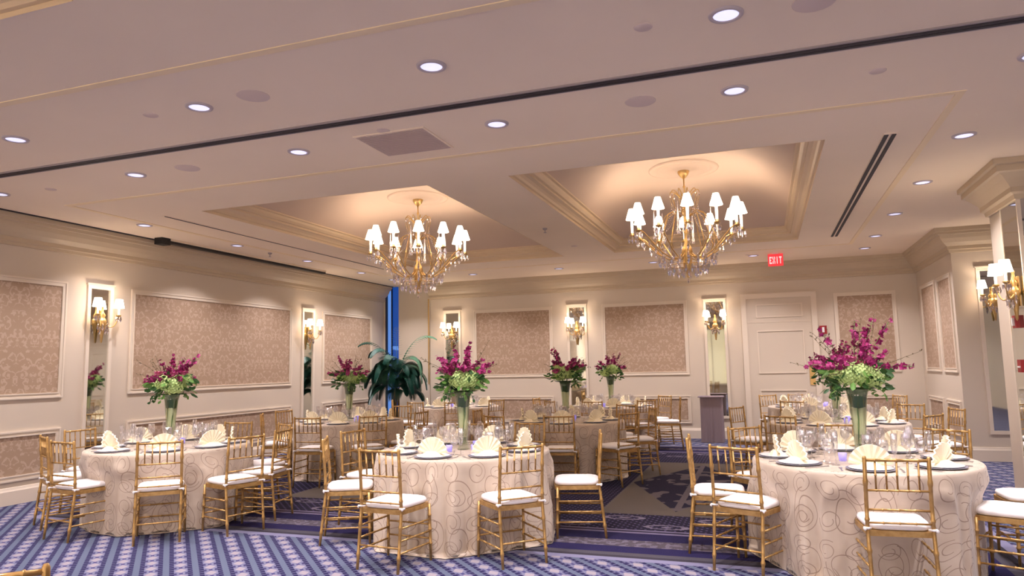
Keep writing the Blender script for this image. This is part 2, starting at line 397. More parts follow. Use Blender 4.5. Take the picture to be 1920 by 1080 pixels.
# crown moulding
CR = [(0,3.10),(.025,3.105),(.03,3.14),(.05,3.15),(.05,3.20),(.06,3.205),(.11,3.25),(.15,3.31),(.17,3.36),(.2,3.365),(.205,3.40),(.235,3.405),(.24,3.464),(0,3.464)]
def sweep(path, prof):
    """path of (x,y) with inward normal to the right of travel, mitred"""
    mb = MB(); P = [Vector(p) for p in path]; n = len(prof); vs = []
    for i, p in enumerate(P):
        def nrm(a, b): d = (b-a).normalized(); return Vector((d.y, -d.x))
        if i == 0: nn = nrm(P[0], P[1]); k = 1
        elif i == len(P)-1: nn = nrm(P[-2], P[-1]); k = 1
        else:
            a, b = nrm(P[i-1], p), nrm(p, P[i+1]); nn = (a+b).normalized(); k = 1/max(.2, nn.dot(a))
        for o, z in prof: vs.append((p.x+nn.x*o*k, p.y+nn.y*o*k, z))
    fs = []
    for i in range(len(P)-1):
        for j in range(n-1): fs.append((i*n+j, (i+1)*n+j, (i+1)*n+j+1, i*n+j+1))
    fs.append(tuple(range(n))[::-1]); fs.append(tuple((len(P)-1)*n+j for j in range(n)))
    return mb.add(vs, fs)
struct(sweep([(XL, YF), (XL, YB)], CR), 'trim_1', M['crown'])
struct(sweep([(-7.32, YB), (XR, YB), (XR, YS), (XRR, YS)], CR), 'trim_2', M['crown'])
struct(MB().box(XL+.24, XL+.27, YF, YB, H-.012, H), 'trim_3', M['dark'])
BB = [(0,0),(.03,0),(.03,.16),(.022,.175),(.015,.2),(0,.205)]
struct(sweep([(XL, YF), (XL, YB)], BB), 'baseboard_left', M['mould'])
struct(sweep([(-7.32, YB), (-.37, YB)], BB), 'baseboard_far', M['mould'])
struct(sweep([(.97, YB), (XR, YB), (XR, YS), (XRR, YS)], BB), 'baseboard_right', M['mould'])

# wall panels: frame moulding + damask infill, on a wall plane
def panel(parent, axis, pos, a0, a1, z0, z1, sgn, infill=True):
    """axis 'x': wall plane x=pos, runs along y; sgn = direction into room"""
    def bx(mb, u0, u1, zz0, zz1, d0, d1):
        lo, hi = sorted((pos+sgn*d0, pos+sgn*d1))
        if axis == 'x': mb.box(lo, hi, u0, u1, zz0, zz1)
        else: mb.box(u0, u1, lo, hi, zz0, zz1)
    mb = MB()
    for t, d, off in ((.022, .022, 0), (.03, .012, .022), (.014, .02, .052)):
        A0, A1, Z0, Z1 = a0+off, a1-off, z0+off, z1-off
        bx(mb, A0, A1, Z0, Z0+t, 0, d); bx(mb, A0, A1, Z1-t, Z1, 0, d)
        bx(mb, A0, A0+t, Z0+t, Z1-t, 0, d); bx(mb, A1-t, A1, Z0+t, Z1-t, 0, d)
    mb.build('panel_moulding', M['mould'], parent)
    if infill:
        mb = MB(); bx(mb, a0+.066, a1-.066, z0+.066, z1-.066, 0, .004); mb.build('wallpaper', M['damask'], parent)
ZU0, ZU1, ZL0, ZL1 = 1.24, 2.73, .27, .86
for a, b in ((2.6,6.74),(7.74,11.44),(12.44,14.38),(-3.5,1.6)):
    panel(w_left, 'x', XL, a, b, ZU0, ZU1, 1); panel(w_left, 'x', XL, a, b, ZL0, ZL1, 1)
for a, b in ((-6.21,-4.35),(-3.24,-1.46),(1.31,2.38)):
    panel(w_far, 'y', YB, a, b, ZU0+.04, ZU1+.07, -1); panel(w_far, 'y', YB, a, b, ZL0+.03, ZL1, -1)
for a, b in ((13.50,14.62),(12.42,13.30)):
    panel(w_right, 'x', XR, a, b, ZU0+.05, ZU1+.09, -1); panel(w_right, 'x', XR, a, b, ZL0+.05, ZL1, -1)

# mirrors with frames
def mirror(axis, pos, a0, a1, z0, z1, sgn, label):
    root = empty('wall_mirror', (pos, (a0+a1)/2, z0) if axis == 'x' else ((a0+a1)/2, pos, z0))
    tag(root, label, 'mirror', 'tall narrow mirrors on the walls')
    ox, oy, oz = root.location
    def bx(mb, u0, u1, zz0, zz1, d0, d1):
        lo, hi = sorted((sgn*d0, sgn*d1))
        if axis == 'x': mb.box(lo, hi, u0-oy, u1-oy, zz0-oz, zz1-oz)
        else: mb.box(u0-ox, u1-ox, lo, hi, zz0-oz, zz1-oz)
    mb = MB(); t = .05
    bx(mb, a0-t, a1+t, z0-t, z0, 0, .03); bx(mb, a0-t, a1+t, z1, z1+t, 0, .03); bx(mb, a0-t, a0, z0, z1, 0, .03); bx(mb, a1, a1+t, z0, z1, 0, .03)
    bx(mb, a0-t-.015, a1+t+.015, z1+t, z1+t+.02, 0, .04)
    mb.build('mirror_frame', M['mould'], root)
    mb = MB(); bx(mb, a0, a1, z0, z1, .002, .008); mb.build('mirror_glass', M['mirror'], root)
mirror('x', XL, 7.08, 7.38, .45, 2.68, 1, 'tall narrow mirror on the left wall nearest the camera')
mirror('x', XL, 11.80, 12.10, .45, 2.68, 1, 'tall narrow mirror at the far end of the left wall')
mirror('y', YB, -6.90, -6.58, .45, 2.76, -1, 'tall narrow mirror on the far wall beside the corner palm')
mirror('y', YB, -3.96, -3.62, .45, 2.76, -1, 'tall narrow mirror on the far wall between the two wide damask panels')
mirror('y', YB, -1.08, -.74, .45, 2.74, -1, 'tall narrow mirror on the far wall beside the white door')
mirror('y', YS, 3.10, 3.52, .44, 2.80, -1, 'tall dark mirror on the right wall next to the mirrored pillar')

# door
door = struct(MB().box(-.30, .90, YB-.03, YB, 0, 2.76), 'door_1', M['wall'])
mb = MB(); mb.box(-.40,-.30,YB-.05,YB,0,2.86).box(.90,1.0,YB-.05,YB,0,2.86).box(-.30,.90,YB-.05,YB,2.76,2.86).box(-.28,.88,YB-.036,YB-.03,2.28,2.29); mb.build('door_frame', M['mould'], door)
for z0, z1 in ((2.38,2.64),(1.28,2.12),(.25,.96)):
    mb = MB(); t = .02; a0, a1 = -.12, .74
    mb.box(a0,a1,YB-.045,YB-.03,z0,z0+t).box(a0,a1,YB-.045,YB-.03,z1-t,z1).box(a0,a0+t,YB-.045,YB-.03,z0+t,z1-t).box(a1-t,a1,YB-.045,YB-.03,z0+t,z1-t); mb.build('door_panel', M['mould'], door)
tag(MB().box(.80,.90,YB-.045,YB-.03,1.05,1.46).build('push_plate', M['brass'], None), 'yellow brass plate at the right edge of the white door', 'door plate')

# mirrored pillar at right
PX, PY0, PY1 = 2.46, 8.26, 8.81
pil = struct(MB().box(PX+.01, PX+.9, PY0+.01, PY1+.4, 0, H), 'wall_pillar', M['wall'])
MB().box(PX, PX+.01, PY0+.02, PY1-.02, .1, 3.1).build('mirror_glass', M['mirror'], pil)
MB().box(PX+.03, PX+.9, PY0, PY0+.01, .1, 3.1).build('mirror_glass', M['mirror'], pil)
MB().box(PX-.005, PX+.03, PY0-.005, PY0+.02, .1, 3.1).box(PX-.005, PX+.01, PY1-.02, PY1, .1, 3.1).build('corner_bead', M['mould'], pil)
PC = [(0,3.08),(.02,3.085),(.03,3.13),(.06,3.15),(.06,3.2),(.12,3.28),(.17,3.33),(.2,3.34),(.2,3.40),(.23,3.41),(.23,3.464)]
mbp = MB(); q = [(PX,PY0),(PX+.9,PY0),(PX+.9,PY1+.4),(PX,PY1+.4)]
vs = []; fs = []
for o_, z_ in PC: vs += [(PX-o_,PY0-o_,z_),(PX+.9+o_,PY0-o_,z_),(PX+.9+o_,PY1+.4+o_,z_),(PX-o_,PY1+.4+o_,z_)]
for k in range(len(PC)-1):
    for i in range(4): j = (i+1) % 4; fs.append((k*4+i,k*4+j,(k+1)*4+j,(k+1)*4+i))
mbp.add(vs, fs).build('pillar_capital', M['crown'], pil)
MB().box(PX-.01, PX+.91, PY0-.01, PY1+.41, 0, .1).build('pillar_base', M['mould'], pil)

# behind the camera: curtained window the mirrors show; outer two are added fill light
M['fill_pane'] = mat('added_fill_window', (240,232,215), .5, emit=(255,240,228), es=FILL_WIN_E)
M['dim'] = mat('curtained_window', (236,226,196), .6, emit=(240,226,190), es=.62)
for i_, (a0, a1) in enumerate(((-8.3,-5.0),(-4.2,-1.5),(-.8,2.3))):
    wn = struct(MB().box(a0, a1, YF+.005, YF+.02, .5, 3.1), 'window_%d' % (i_+2), M['fill_pane'] if i_ != 1 else M['dim'])
    mbf = MB().box(a0-.08, a0, YF, YF+.06, .42, 3.18).box(a1, a1+.08, YF, YF+.06, .42, 3.18).box(a0, a1, YF, YF+.06, 3.1, 3.18).box(a0, a1, YF, YF+.06, .42, .5)
    for k_ in (1, 2): mbf.box(a0+(a1-a0)*k_/3-.02, a0+(a1-a0)*k_/3+.02, YF+.02, YF+.05, .5, 3.1)
    mbf.build('window_frame', M['mould'], wn)
    for sd_ in (0, 1):
        mb = MB(); vs = []; fs = []; N_ = 60; xa = (a0-.3) if sd_ == 0 else (a1-.25)
        for i in range(N_+1):
            x_ = xa+.55*i/N_; y_ = YF+.18+.04*sin(i*.75); vs += [(x_,y_,.04),(x_,y_,3.3)]
        for i in range(N_): fs.append((2*i,2*i+1,2*i+3,2*i+2))
        tag(mb.add(vs, fs, True).build('window_curtain', M['curtain']), 'cream curtain at the %s of the %s window behind the camera' % (('left','right')[sd_], ('first','second','third','fourth')[i_]), 'curtain', 'curtains behind the camera')

# ------------------------------------------------------------ ceiling fittings
tk = empty('ceiling_track', (0, 4.68, H)); tag(tk, 'dark divider track crossing the ceiling from side to side', 'track')
MB().box(XL+.26, XRR, -.06, .06, -.010, 0).build('track_rim', M['grey'], tk)
MB().box(XL+.26, XRR, -.038, -.006, -.014, -.008).box(XL+.26, XRR, .006, .038, -.014, -.008).build('track_slot', M['dark'], tk)

WARM = (1.0, .84, .68); SOFT = (1.0, .91, .94)
def downlight(x_, y_, lab, proto=[None]):
    if proto[0] is None:
        r_ = empty('downlight')
        MB().lathe([(.070,-.001),(.072,-.012),(.095,-.010),(.098,0)], n=28, caps=False).build('trim_ring', M['ltrim'], r_)
        MB().lathe([(.071,-.006),(.0001,-.004)], n=28, caps=False).build('lens', M['lens'], r_)
        lamp('AREA', (0,0,-.02), DOWN_W, SOFT, .13, r_, (0,0,0), radians(118))
        proto[0] = r_; o = r_
    else: o = copy_tree(proto[0])
    o.location = (x_, y_, H); tag(o, lab, 'ceiling light', 'round recessed ceiling downlights')
G4 = [-7.62, -5.72, -3.82, -1.93, -.10, 1.76]
nmx = ['leftmost', 'second from left', 'third from left', 'third from right', 'second from right', 'rightmost']
for i, x_ in enumerate(G4[1:]): downlight(x_, 3.99, 'recessed downlight in the row nearest the camera, %s' % ['leftmost','second from left','third from left','fourth from left','rightmost, out of view'][i])
for i, x_ in enumerate(G4): downlight(x_, 5.18 if i < 5 else 5.3, 'recessed downlight in the row just beyond the ceiling track, %s' % nmx[i])
for i, y_ in enumerate((7.05, 8.8, 10.6, 12.4, 13.7)):
    downlight(1.76, y_, 'recessed downlight right of the long vent, %s from the camera' % ['nearest','second','third','fourth','fifth'][i])
    downlight(-7.6, y_, 'recessed downlight near the left wall, %s from the camera' % ['nearest','second','third','fourth','fifth'][i])
for i, x_ in enumerate((-5.7,-3.82,-1.93,-.1)): downlight(x_, 13.7, 'recessed downlight along the far wall, %s' % ['leftmost','second from left','third from left','rightmost'][i])
for j_, y_ in enumerate((-4.2, -1.2, 1.6)):
    for i_, x_ in enumerate((-7.6, -2.84, 1.76, 4.6)): downlight(x_, y_, 'recessed downlight behind the camera, row %s, place %s from the left' % (('one','two','three')[j_], ('one','two','three','four')[i_]))
for y_, q_ in ((4.6,'nearest'), (7.4,'middle'), (10.2,'farthest')): downlight(4.6, y_, 'recessed downlight right of the mirrored pillar, %s of three' % q_)

def disc(name, x_, y_, r_, m_, lab, cat, group):
    o = MB().lathe([(r_,0),(r_,-.002),(r_*.95,-.004),(.0001,-.004)], n=28, caps=False).build(name, m_)
    o.location = (x_, y_, H); tag(o, lab, cat, group)
for x_, y_, lab in ((-3.32,3.97,'round ceiling speaker between the second and third near downlights'),(.36,4.03,'round ceiling speaker at the top edge, right of the brightest downlight'),(-.77,5.14,'round ceiling speaker beyond the track, left of a downlight'),(-5.1,5.2,'round ceiling speaker beyond the track, far left')):
    disc('ceiling_speaker', x_, y_, .115, M['grille'], lab, 'speaker', 'round ceiling speakers')
for x_, y_, lab in ((-.56,3.97,'small round ceiling cover left of the brightest downlight'),(-4.28,3.99,'small round ceiling cover left of the near speaker'),(.83,5.2,'small round ceiling cover beyond the track at upper right'),(-2.85,4.98,'small round ceiling cover just above the square hatch'),(-6.97,5.26,'small round ceiling cover at far left beyond the track'),(-.19,13.58,'small round ceiling cover near the exit sign'),(-2.85,11.2,'small round ceiling cover between the two coffers')):
    disc('sprinkler_cover', x_, y_, .055, M['grille'], lab, 'sprinkler cover', 'small round covers on the ceiling')
o = MB().lathe([(.035,0),(.03,-.02),(.008,-.03),(.008,-.06),(.022,-.062),(.022,-.066)], n=14).build('fire_sprinkler', M['grey']); o.location = (-2.85, 9.54, H); tag(o, 'small dark sprinkler head on the beam between the coffers', 'sprinkler')
o = MB().lathe([(.035,0),(.03,-.02),(.008,-.03),(.008,-.06),(.022,-.062),(.022,-.066)], n=14).build('fire_sprinkler', M['grey']); o.location = (-7.62, 9.6, H); tag(o, 'small dark sprinkler head near the left wall downlights', 'sprinkler')
hatch = empty('ceiling_hatch', (-2.83, 5.31, H)); tag(hatch, 'square grey return-air grille beyond the track', 'ceiling grille')
MB().box(-.33,.33,-.30,.30,-.008,0).build('grille_frame', M['ceil'], hatch)
mb = MB()
for k in range(24): mb.box(-.31,.31,-.28+k*.0235,-.28+k*.0235+.012,-.013,-.008)
mb.build('grille_slats', M['hatch'], hatch)
def slot(x_, y0, y1, w_, lab, n_):
    r_ = empty('linear_vent', (x_, y0, H)); tag(r_, lab, 'ceiling vent', 'long slot vents in the ceiling')
    MB().box(-w_, w_, 0, y1-y0, -.006, 0).build('vent_frame', M['ceil'], r_)
    for k in range(n_):
        c_ = (k-(n_-1)/2)*w_*1.1; MB().box(c_-w_*.32, c_+w_*.32, .03, y1-y0-.03, -.012, -.006).build('vent_slot', M['dark'], r_)
slot(1.135, 6.72, 12.15, .055, 'long dark double slot vent right of the coffers', 2)
slot(-6.93, 6.70, 12.15, .022, 'long thin slot vent left of the coffers', 1)
ps = empty('projection_screen_housing', (-8.16, 7.95, H)); tag(ps, 'black projection screen slot along the left crown moulding', 'projector screen')
MB().box(-.12, .10, 0, 3.9, -.03, 0).build('screen_housing', M['ceil'], ps)
MB().box(.0, .09, 0, 3.9, -.065, -.03).build('screen_tube', M['black'], ps)
MB().box(-.04, .10, -.16, 0, -.095, 0).build('end_box', M['black'], ps)

# EXIT sign
ex = empty('exit_sign', (.28, 13.6, H)); tag(ex, 'glowing red exit sign hanging from the ceiling', 'exit sign')
MB().box(-.13,.13,-.02,.02,-.235,-.015).build('sign_case', M['red_emit'], ex)
MB().box(-.05,.05,-.02,.02,-.015,0).build('canopy', M['white'], ex)
S5 = {'E':['111','100','110','100','111'],'X':['101','101','010','101','101'],'I':['010','010','010','010','010'],'T':['111','010','010','010','010']}
for k, ch in enumerate('EXIT'):
    mb = MB()
    for r_, row in enumerate(S5[ch]):
        for c_, b_ in enumerate(row):
            if b_ == '1': mb.box(-.105+k*.055+c_*.0145, -.105+k*.055+(c_+1)*.0145, -.026, -.02, -.065-(r_+1)*.026, -.065-r_*.026)
    mb.build('letter', M['red_letter'], ex)
# fire alarms
def alarm(loc, rz, lab, strobe=True):
    r_ = empty('fire_alarm', loc, rz); tag(r_, lab, 'fire alarm', 'red fire alarm boxes')
    MB().box(-.065,.065,-.045,0,-.08,.08).build('alarm_body', M['red'], r_)
    if 'pillar' in lab: r_.scale = (.8,.8,.8)
    if strobe: MB().box(-.02,.02,-.07,-.045,-.05,.05).build('strobe', M['white'], r_)
    else: MB().box(-.045,.045,-.055,-.045,-.02,.0).build('pull_bar', M['white'], r_)
alarm((1.09, YB, 2.10), 0, 'red fire alarm with white strobe right of the door')
alarm((PX, 8.56, 1.87), radians(-90), 'red fire alarm with white strobe on the mirrored pillar')
alarm((PX, 8.53, 1.42), radians(-90), 'red fire alarm pull station low on the mirrored pillar', False)

# medallions
for cx_, lab in ((-4.815,'round plaster medallion above the left chandelier'),(-.885,'round plaster medallion above the right chandelier')):
    o = MB().lathe([(.46,0),(.45,-.018),(.42,-.02),(.40,-.008),(.36,-.008),(.34,-.022),(.30,-.012),(.12,-.012),(.10,-.03),(.0001,-.03)], n=48, caps=False).build('ceiling_medallion', M['coffer'])
    o.location = (cx_, 9.45, ZC-.008); tag(o, lab, 'ceiling medallion', 'ceiling medallions')

# ------------------------------------------------------------ lamps
def drop(mb, x_, y_, z_, L=.07, r_=.013):
    L *= 1.15; r_ *= 1.3
    """hanging faceted crystal with a bead and a link"""
    mb.lathe([(.0001,0),(.004,-.006),(.0001,-.012)], (x_,y_,z_), 5, False)
    mb.lathe([(.0001,-.014),(r_*.5,-.02),(r_,-.014-L*.55),(.0001,-.014-L)], (x_,y_,z_), 6, False)
    for i in range(len(mb.sm)-24, len(mb.sm)): mb.sm[i] = False
def shade_mb(r0_, r1_, h_, z_):
    return MB().lathe([(r1_,z_),(r0_,z_+h_)], n=20, caps=False).lathe([(r0_*.96,z_+h_),(r1_*.97,z_)], n=20, caps=False)
def make_chandelier():
    R_ = .70
    root = empty('chandelier')      # origin at vault ceiling; everything hangs below (dz negative)
    MB().lathe([(.075,0),(.078,-.02),(.06,-.06),(.035,-.09),(.015,-.11),(.0001,-.12)], n=20).build('canopy', M['brass'], root)
    MB().tube([(0,0,-.1),(0,0,-.36)], .009).lathe([(.009,-.2),(.02,-.22),(.009,-.24)], n=10).build('hanging_stem', M['brass'], root)
    MB().lathe([(.008,-.34),(.02,-.36),(.03,-.40),(.018,-.44),(.03,-.50),(.05,-.54),(.03,-.6),(.022,-.75),(.04,-.80),(.028,-.86),(.03,-.98),(.06,-1.04),(.075,-1.10),(.05,-1.16),(.06,-1.2),(.055,-1.28),(.03,-1.36),(.012,-1.40),(.02,-1.42),(.0001,-1.44)], n=20).build('central_column', M['brass'], root)
    # crown of curling fronds
    for k in range(10):
        a = 2*pi*k/10; pts = []
        for t in [i/10 for i in range(11)]:
            rr = .03+.16*sin(t*pi*.72); zz = -.40+.17*sin(t*pi*.9)-.10*t*t*1.6
            pts.append((rr*cos(a), rr*sin(a), zz))
        f_ = MB().tube(pts, [.008*(1-.6*i/10) for i in range(11)], 6).build('crown_frond', M['brass'], root)
        mb = MB(); e_ = pts[-1]; drop(mb, e_[0], e_[1], e_[2], .06, .011); drop(mb, pts[6][0], pts[6][1], pts[6][2], .05, .01); mb.build('crystal_drop', M['crystal'], f_)
        # bead chain from the crown to the arm ring
        mb = MB()
        for i in range(22):
            t = i/21; rr = .17+(.30)*t**1.6; zz = -.45-.45*t-.08*sin(pi*t)
            mb.lathe([(.0001,.006),(.006,0),(.0001,-.006)], (rr*cos(a+.3), rr*sin(a+.3), zz), 5, False)
        mb.build('bead_chain', M['crystal'], root)
    for k in range(12):
        a = 2*pi*k/12+.13; ca, sa = cos(a), sin(a)
        arm = MB()
        P = [(.05,-1.10),(.12,-1.17),(.24,-1.18),(.38,-1.10),(.52,-.96),(.62,-.86),(.68,-.83),(R_,-.86)]
        pts = []
        for i in range(len(P)-1):
            for s_ in range(3):
                t = s_/3; pts.append((P[i][0]*(1-t)+P[i+1][0]*t, P[i][1]*(1-t)+P[i+1][1]*t))
        pts.append(P[-1])
        arm.tube([(r_*ca, r_*sa, z_) for r_, z_ in pts], .0085, 6)
        Q = [(.06,-.62),(.16,-.55),(.26,-.60),(.33,-.78),(.40,-.98),(.36,-1.08)]       # upper scroll
        arm.tube([(r_*ca, r_*sa, z_) for r_, z_ in Q], .006, 6)
        arm.lathe([(.008,-.86),(.035,-.845),(.045,-.83),(.02,-.825),(.018,-.80)], (R_*ca, R_*sa, 0), 12)
        arm = arm.build('arm', M['brass'], root)
        MB().lathe([(.017,-.80),(.017,-.58)], (R_*ca, R_*sa, 0), 10).build('candle_sleeve', M['candle'], arm)
        mb = shade_mb(.036, .080, .145, -.62); mb.xf(Matrix.Translation((R_*ca, R_*sa, 0))); mb.build('lamp_shade', M['shade'], arm)
        mb = MB()
        for j in range(4):
            b_ = a+j*pi/2; drop(mb, R_*ca+.045*cos(b_), R_*sa+.045*sin(b_), -.835, .085, .014)
        for r_, z_ in ((.55,-.94),(.46,-1.03),(.36,-1.13),(.25,-1.19)): drop(mb, r_*ca, r_*sa, z_, .08, .014)
        mb.build('crystal_drop', M['crystal'], arm)
        lamp('POINT', (R_*ca, R_*sa, -.50), CHAND_W, WARM, .025, root)
    for k in range(20):
        a = 2*pi*k/20; mb = MB(); drop(mb, .25*cos(a), .25*sin(a), -1.27, .10, .015); drop(mb, .36*cos(a+.15), .36*sin(a+.15), -1.16, .10, .015); mb.build('crystal_drop', M['crystal'], root)
    MB().lathe([(.245,-1.265),(.255,-1.27),(.245,-1.275),(.24,-1.27),(.245,-1.265)], n=32, caps=False).build('crystal_ring', M['brass'], root)
    for k in range(6):
        a = 2*pi*k/6+.4; MB().lathe([(.022,-.92),(.026,-.88),(.012,-.84),(.016,-.80),(.004,-.50),(.0001,-.48)], (.42*cos(a), .42*sin(a), 0), 8).build('glass_spire', M['crystal'], root)
    for k in range(9):
        a = 2*pi*k/9; mb = MB(); drop(mb, .13*cos(a), .13*sin(a), -1.33, .08, .013); mb.build('crystal_drop', M['crystal'], root)
    mb = MB(); drop(mb, 0, 0, -1.43, .06, .016); mb.build('crystal_drop', M['crystal'], root)
    return root
ch = make_chandelier(); ch.location = (-.885, 9.45, ZC-.03); tag(ch, 'right-hand brass and crystal chandelier with white shades', 'chandelier', 'chandeliers')
c2 = copy_tree(ch); c2.location = (-4.815, 9.45, ZC-.03); c2.rotation_euler.z = .35; tag(c2, 'left-hand brass and crystal chandelier with white shades', 'chandelier', 'chandeliers')

for x_, lab_ in ((-.885,'right-hand'),(-4.815,'left-hand')):
    c3 = copy_tree(ch); c3.location = (x_, -.02, ZC-.03); c3.rotation_euler.z = .2; tag(c3, lab_+' brass chandelier in the near coffer behind the camera', 'chandelier', 'chandeliers')

def make_sconce():
    root = empty('wall_sconce')      # local: wall plane y=0, room toward -y, origin = body centre
    MB().lathe([(.0001,-.30),(.012,-.28),(.02,-.2),(.035,-.1),(.05,-.04),(.06,0),(.045,.03),(.03,.05),(.045,.08),(.02,.12),(.012,.18),(.02,.2),(.0001,.23)], (0,-.05,0), 14).box(-.03,.03,-.02,-.008,-.15,.15).build('backplate', M['brass'], root)
    for s_ in (-1, 1):
        pts = []
        for i in range(13):
            t = i/12; pts.append((s_*(.03+.135*t), -.06-.10*sin(t*pi/2), -.02-.10*sin(t*pi)+.09*t))
        e_ = (s_*.165, -.16)
        a_ = MB().tube(pts, .008, 6).lathe([(.008,.06),(.03,.075),(.034,.09),(.012,.095)], (e_[0],e_[1],0), 12).build('arm', M['brass'], root)
        MB().lathe([(.012,.09),(.012,.20)], (e_[0],e_[1],0), 10).build('candle_sleeve', M['candle'], a_)
        mb = shade_mb(.045, .068, .12, .185); mb.xf(Matrix.Translation((e_[0],e_[1],0))); mb.build('lamp_shade', M['shade'], a_)
        mb = MB()
        for j in range(5): drop(mb, e_[0]+.03*cos(j*1.257), e_[1]+.03*sin(j*1.257), .08, .07, .012)
        mb.build('crystal_drop', M['crystal'], a_)
        lamp('POINT', (e_[0],e_[1],.27), SCON_W, WARM, .02, root)
    for k in range(7):
        mb = MB(); a = pi+pi*k/6; drop(mb, .07*cos(a), -.06+.07*sin(a)*.8, -.02-.05*(k%2), .09, .013); mb.build('crystal_drop', M['crystal'], root)
    return root
sc = make_sconce()
spots = [((XL+.012, 7.23, 2.24), 90, 'brass sconce on the left wall mirror nearest the camera'), ((XL+.012, 11.95, 2.22), 90, 'brass sconce on the left wall mirror near the corner'),
 ((-6.74, YB-.012, 2.24), 0, 'brass sconce on the far wall mirror beside the palm'), ((-3.79, YB-.012, 2.24), 0, 'brass sconce on the far wall mirror between the damask panels'),
 ((-.91, YB-.012, 2.26), 0, 'brass sconce on the far wall mirror beside the door'), ((3.24, YS-.012, 2.34), 0, 'brass sconce on the dark mirror of the right wall'),
 ((PX-.004, 8.25+.14, 2.17), -90, 'brass sconce on the mirrored pillar')]
for i, (p, rz, lab) in enumerate(spots):
    o = sc if i == 0 else copy_tree(sc)
    o.location = p; o.rotation_euler.z = radians(rz); tag(o, lab, 'wall sconce', 'wall sconces')
#@@TABLES
# ------------------------------------------------------------ chairs
def knuckled(p0, p1, r, n=8, ks=(.25,.5,.75)):
    """bamboo-like turned bar with rings; returns pts, radii"""
    ts = [(0, r)]
    for k in ks: ts += [(k-.018, r), (k-.008, r*1.35), (k+.008, r*1.35), (k+.018, r)]
    ts.append((1, r)); P0, P1 = Vector(p0), Vector(p1)
    return [P0.lerp(P1, t) for t, _ in ts], [q_ for _, q_ in ts]
def make_chair():
    root = empty('chiavari_chair')        # faces +y; backrest over the origin
    G = M['gold']
    def post(s_):
        path = [(s_*.186,-.035,0),(s_*.186,-.012,.22),(s_*.186,.012,.44),(s_*.184,.006,.60),(s_*.182,-.018,.90)]
        pts = []; rr = []
        for i in range(4):
            a, b = Vector(path[i]), Vector(path[i+1]); L = (b-a).length
            for t in (0, .42, .47, .53, .58):
                pts.append(a.lerp(b, t)); rr.append(.0125*(1.3 if t in (.47, .53) else 1)*(.85 if i == 0 and t == 0 else 1))
        pts.append(Vector(path[-1])); rr.append(.0125); pts.append(Vector(path[-1])+Vector((0,-.001,.012))); rr.append(.008)
        return MB().tube(pts, rr, 8)
    for s_ in (-1, 1): post(s_).build('leg', G, root)
    for s_ in (-1, 1):
        pts, rr = knuckled((s_*.197,.385,.44), (s_*.205,.395,0), .0125, ks=(.2,.45,.7)); rr[-1] = .010
        MB().tube(pts, rr, 8).build('leg', G, root)
    # seat frame: trapezoid with rounded front
    ol = [(-.186,.012),(-.192,.10),(-.198,.25),(-.20,.36),(-.18,.405),(-.09,.417),(0,.42),(.09,.417),(.18,.405),(.20,.36),(.198,.25),(.192,.10),(.186,.012)]
    mb = MB(); n = len(ol)
    mb.add([(x_,y_,.418) for x_,y_ in ol]+[(x_,y_,.452) for x_,y_ in ol], [tuple(range(n))[::-1], tuple(range(n,2*n))]+[(i,(i+1)%n,n+(i+1)%n,n+i) for i in range(n)])
    mb.build('seat_frame', G, root)
    # cushion: rounded pad
    mb = MB(); N_, ly = 28, []
    for z_, k in ((.454,.86),(.457,.965),(.468,1.0),(.482,1.0),(.495,.965),(.503,.86),(.506,.55)):
        ly.append((z_, k))
    vs = []
    for z_, k in ly:
        for i in range(N_):
            a = 2*pi*i/N_; cx_, cy_ = cos(a), sin(a); p_ = 5.5
            rr_ = (abs(cx_)**p_+abs(cy_)**p_)**(-1/p_)
            y_ = cy_*rr_; wd = .196-.010*(1-(y_+1)/2)
            vs.append((cx_*rr_*wd*k, .213+y_*.200*k, z_))
    fs = []
    for q_ in range(len(ly)-1):
        for i in range(N_): j = (i+1) % N_; fs.append((q_*N_+i,q_*N_+j,(q_+1)*N_+j,(q_+1)*N_+i))
    mb.add(vs, fs, True); b0 = (len(ly)-1)*N_; mb.f.append(tuple(b0+i for i in range(N_))); mb.sm.append(True)
    cu = mb.build('seat_cushion', M['cushion'], root)
    for s_ in (-1, 1):
        MB().tube([(s_*.165,.03,.462),(s_*.186,-.008,.468),(s_*.206,.008,.466),(s_*.196,.04,.462)], .008, 6).lathe([(.0001,-.014),(.012,0),(.0001,.014)], (s_*.203,-.002,.462), 8, False).build('cushion_tie', M['cushion'], cu)
    def bar(p0, p1, r_, ks=(.25,.5,.75), name='stretcher'):
        pts, rr = knuckled(p0, p1, r_, ks=ks); MB().tube(pts, rr, 6).build(name, G, root)
    for s_ in (-1, 1):
        for z_ in (.14, .23, .32):
            t = z_/.44; bar((s_*.187,-.03+.04*t,z_), (s_*(.204-.007*t),.394-.01*t,z_), .0075)
    bar((-.186,-.020,.18), (.186,-.020,.18), .0075)
    bar((-.203,.392,.17), (.203,.392,.17), .0075); bar((-.201,.389,.28), (.201,.389,.28), .0075)
    def by(z_): return .006-(z_-.60)*.08 if z_ > .6 else .008
    bar((-.184,by(.888),.888), (.184,by(.888),.888), .0105, (.17,.5,.83), 'back_rail')
    bar((-.184,by(.70),.70), (.184,by(.70),.70), .0075, (.17,.34,.5,.66,.83), 'back_rail')
    bar((-.184,by(.58),.58), (.184,by(.58),.58), .0075, (.25,.5,.75), 'back_rail')
    bar((-.184,by(.50),.50), (.184,by(.50),.50), .0065, (.25,.5,.75), 'back_rail')
    for k in range(5):
        x_ = -.184+.368*(k+1)/6; bar((x_,by(.70),.70), (x_,by(.888),.888), .0062, (.5,), 'back_spindle')
    return root

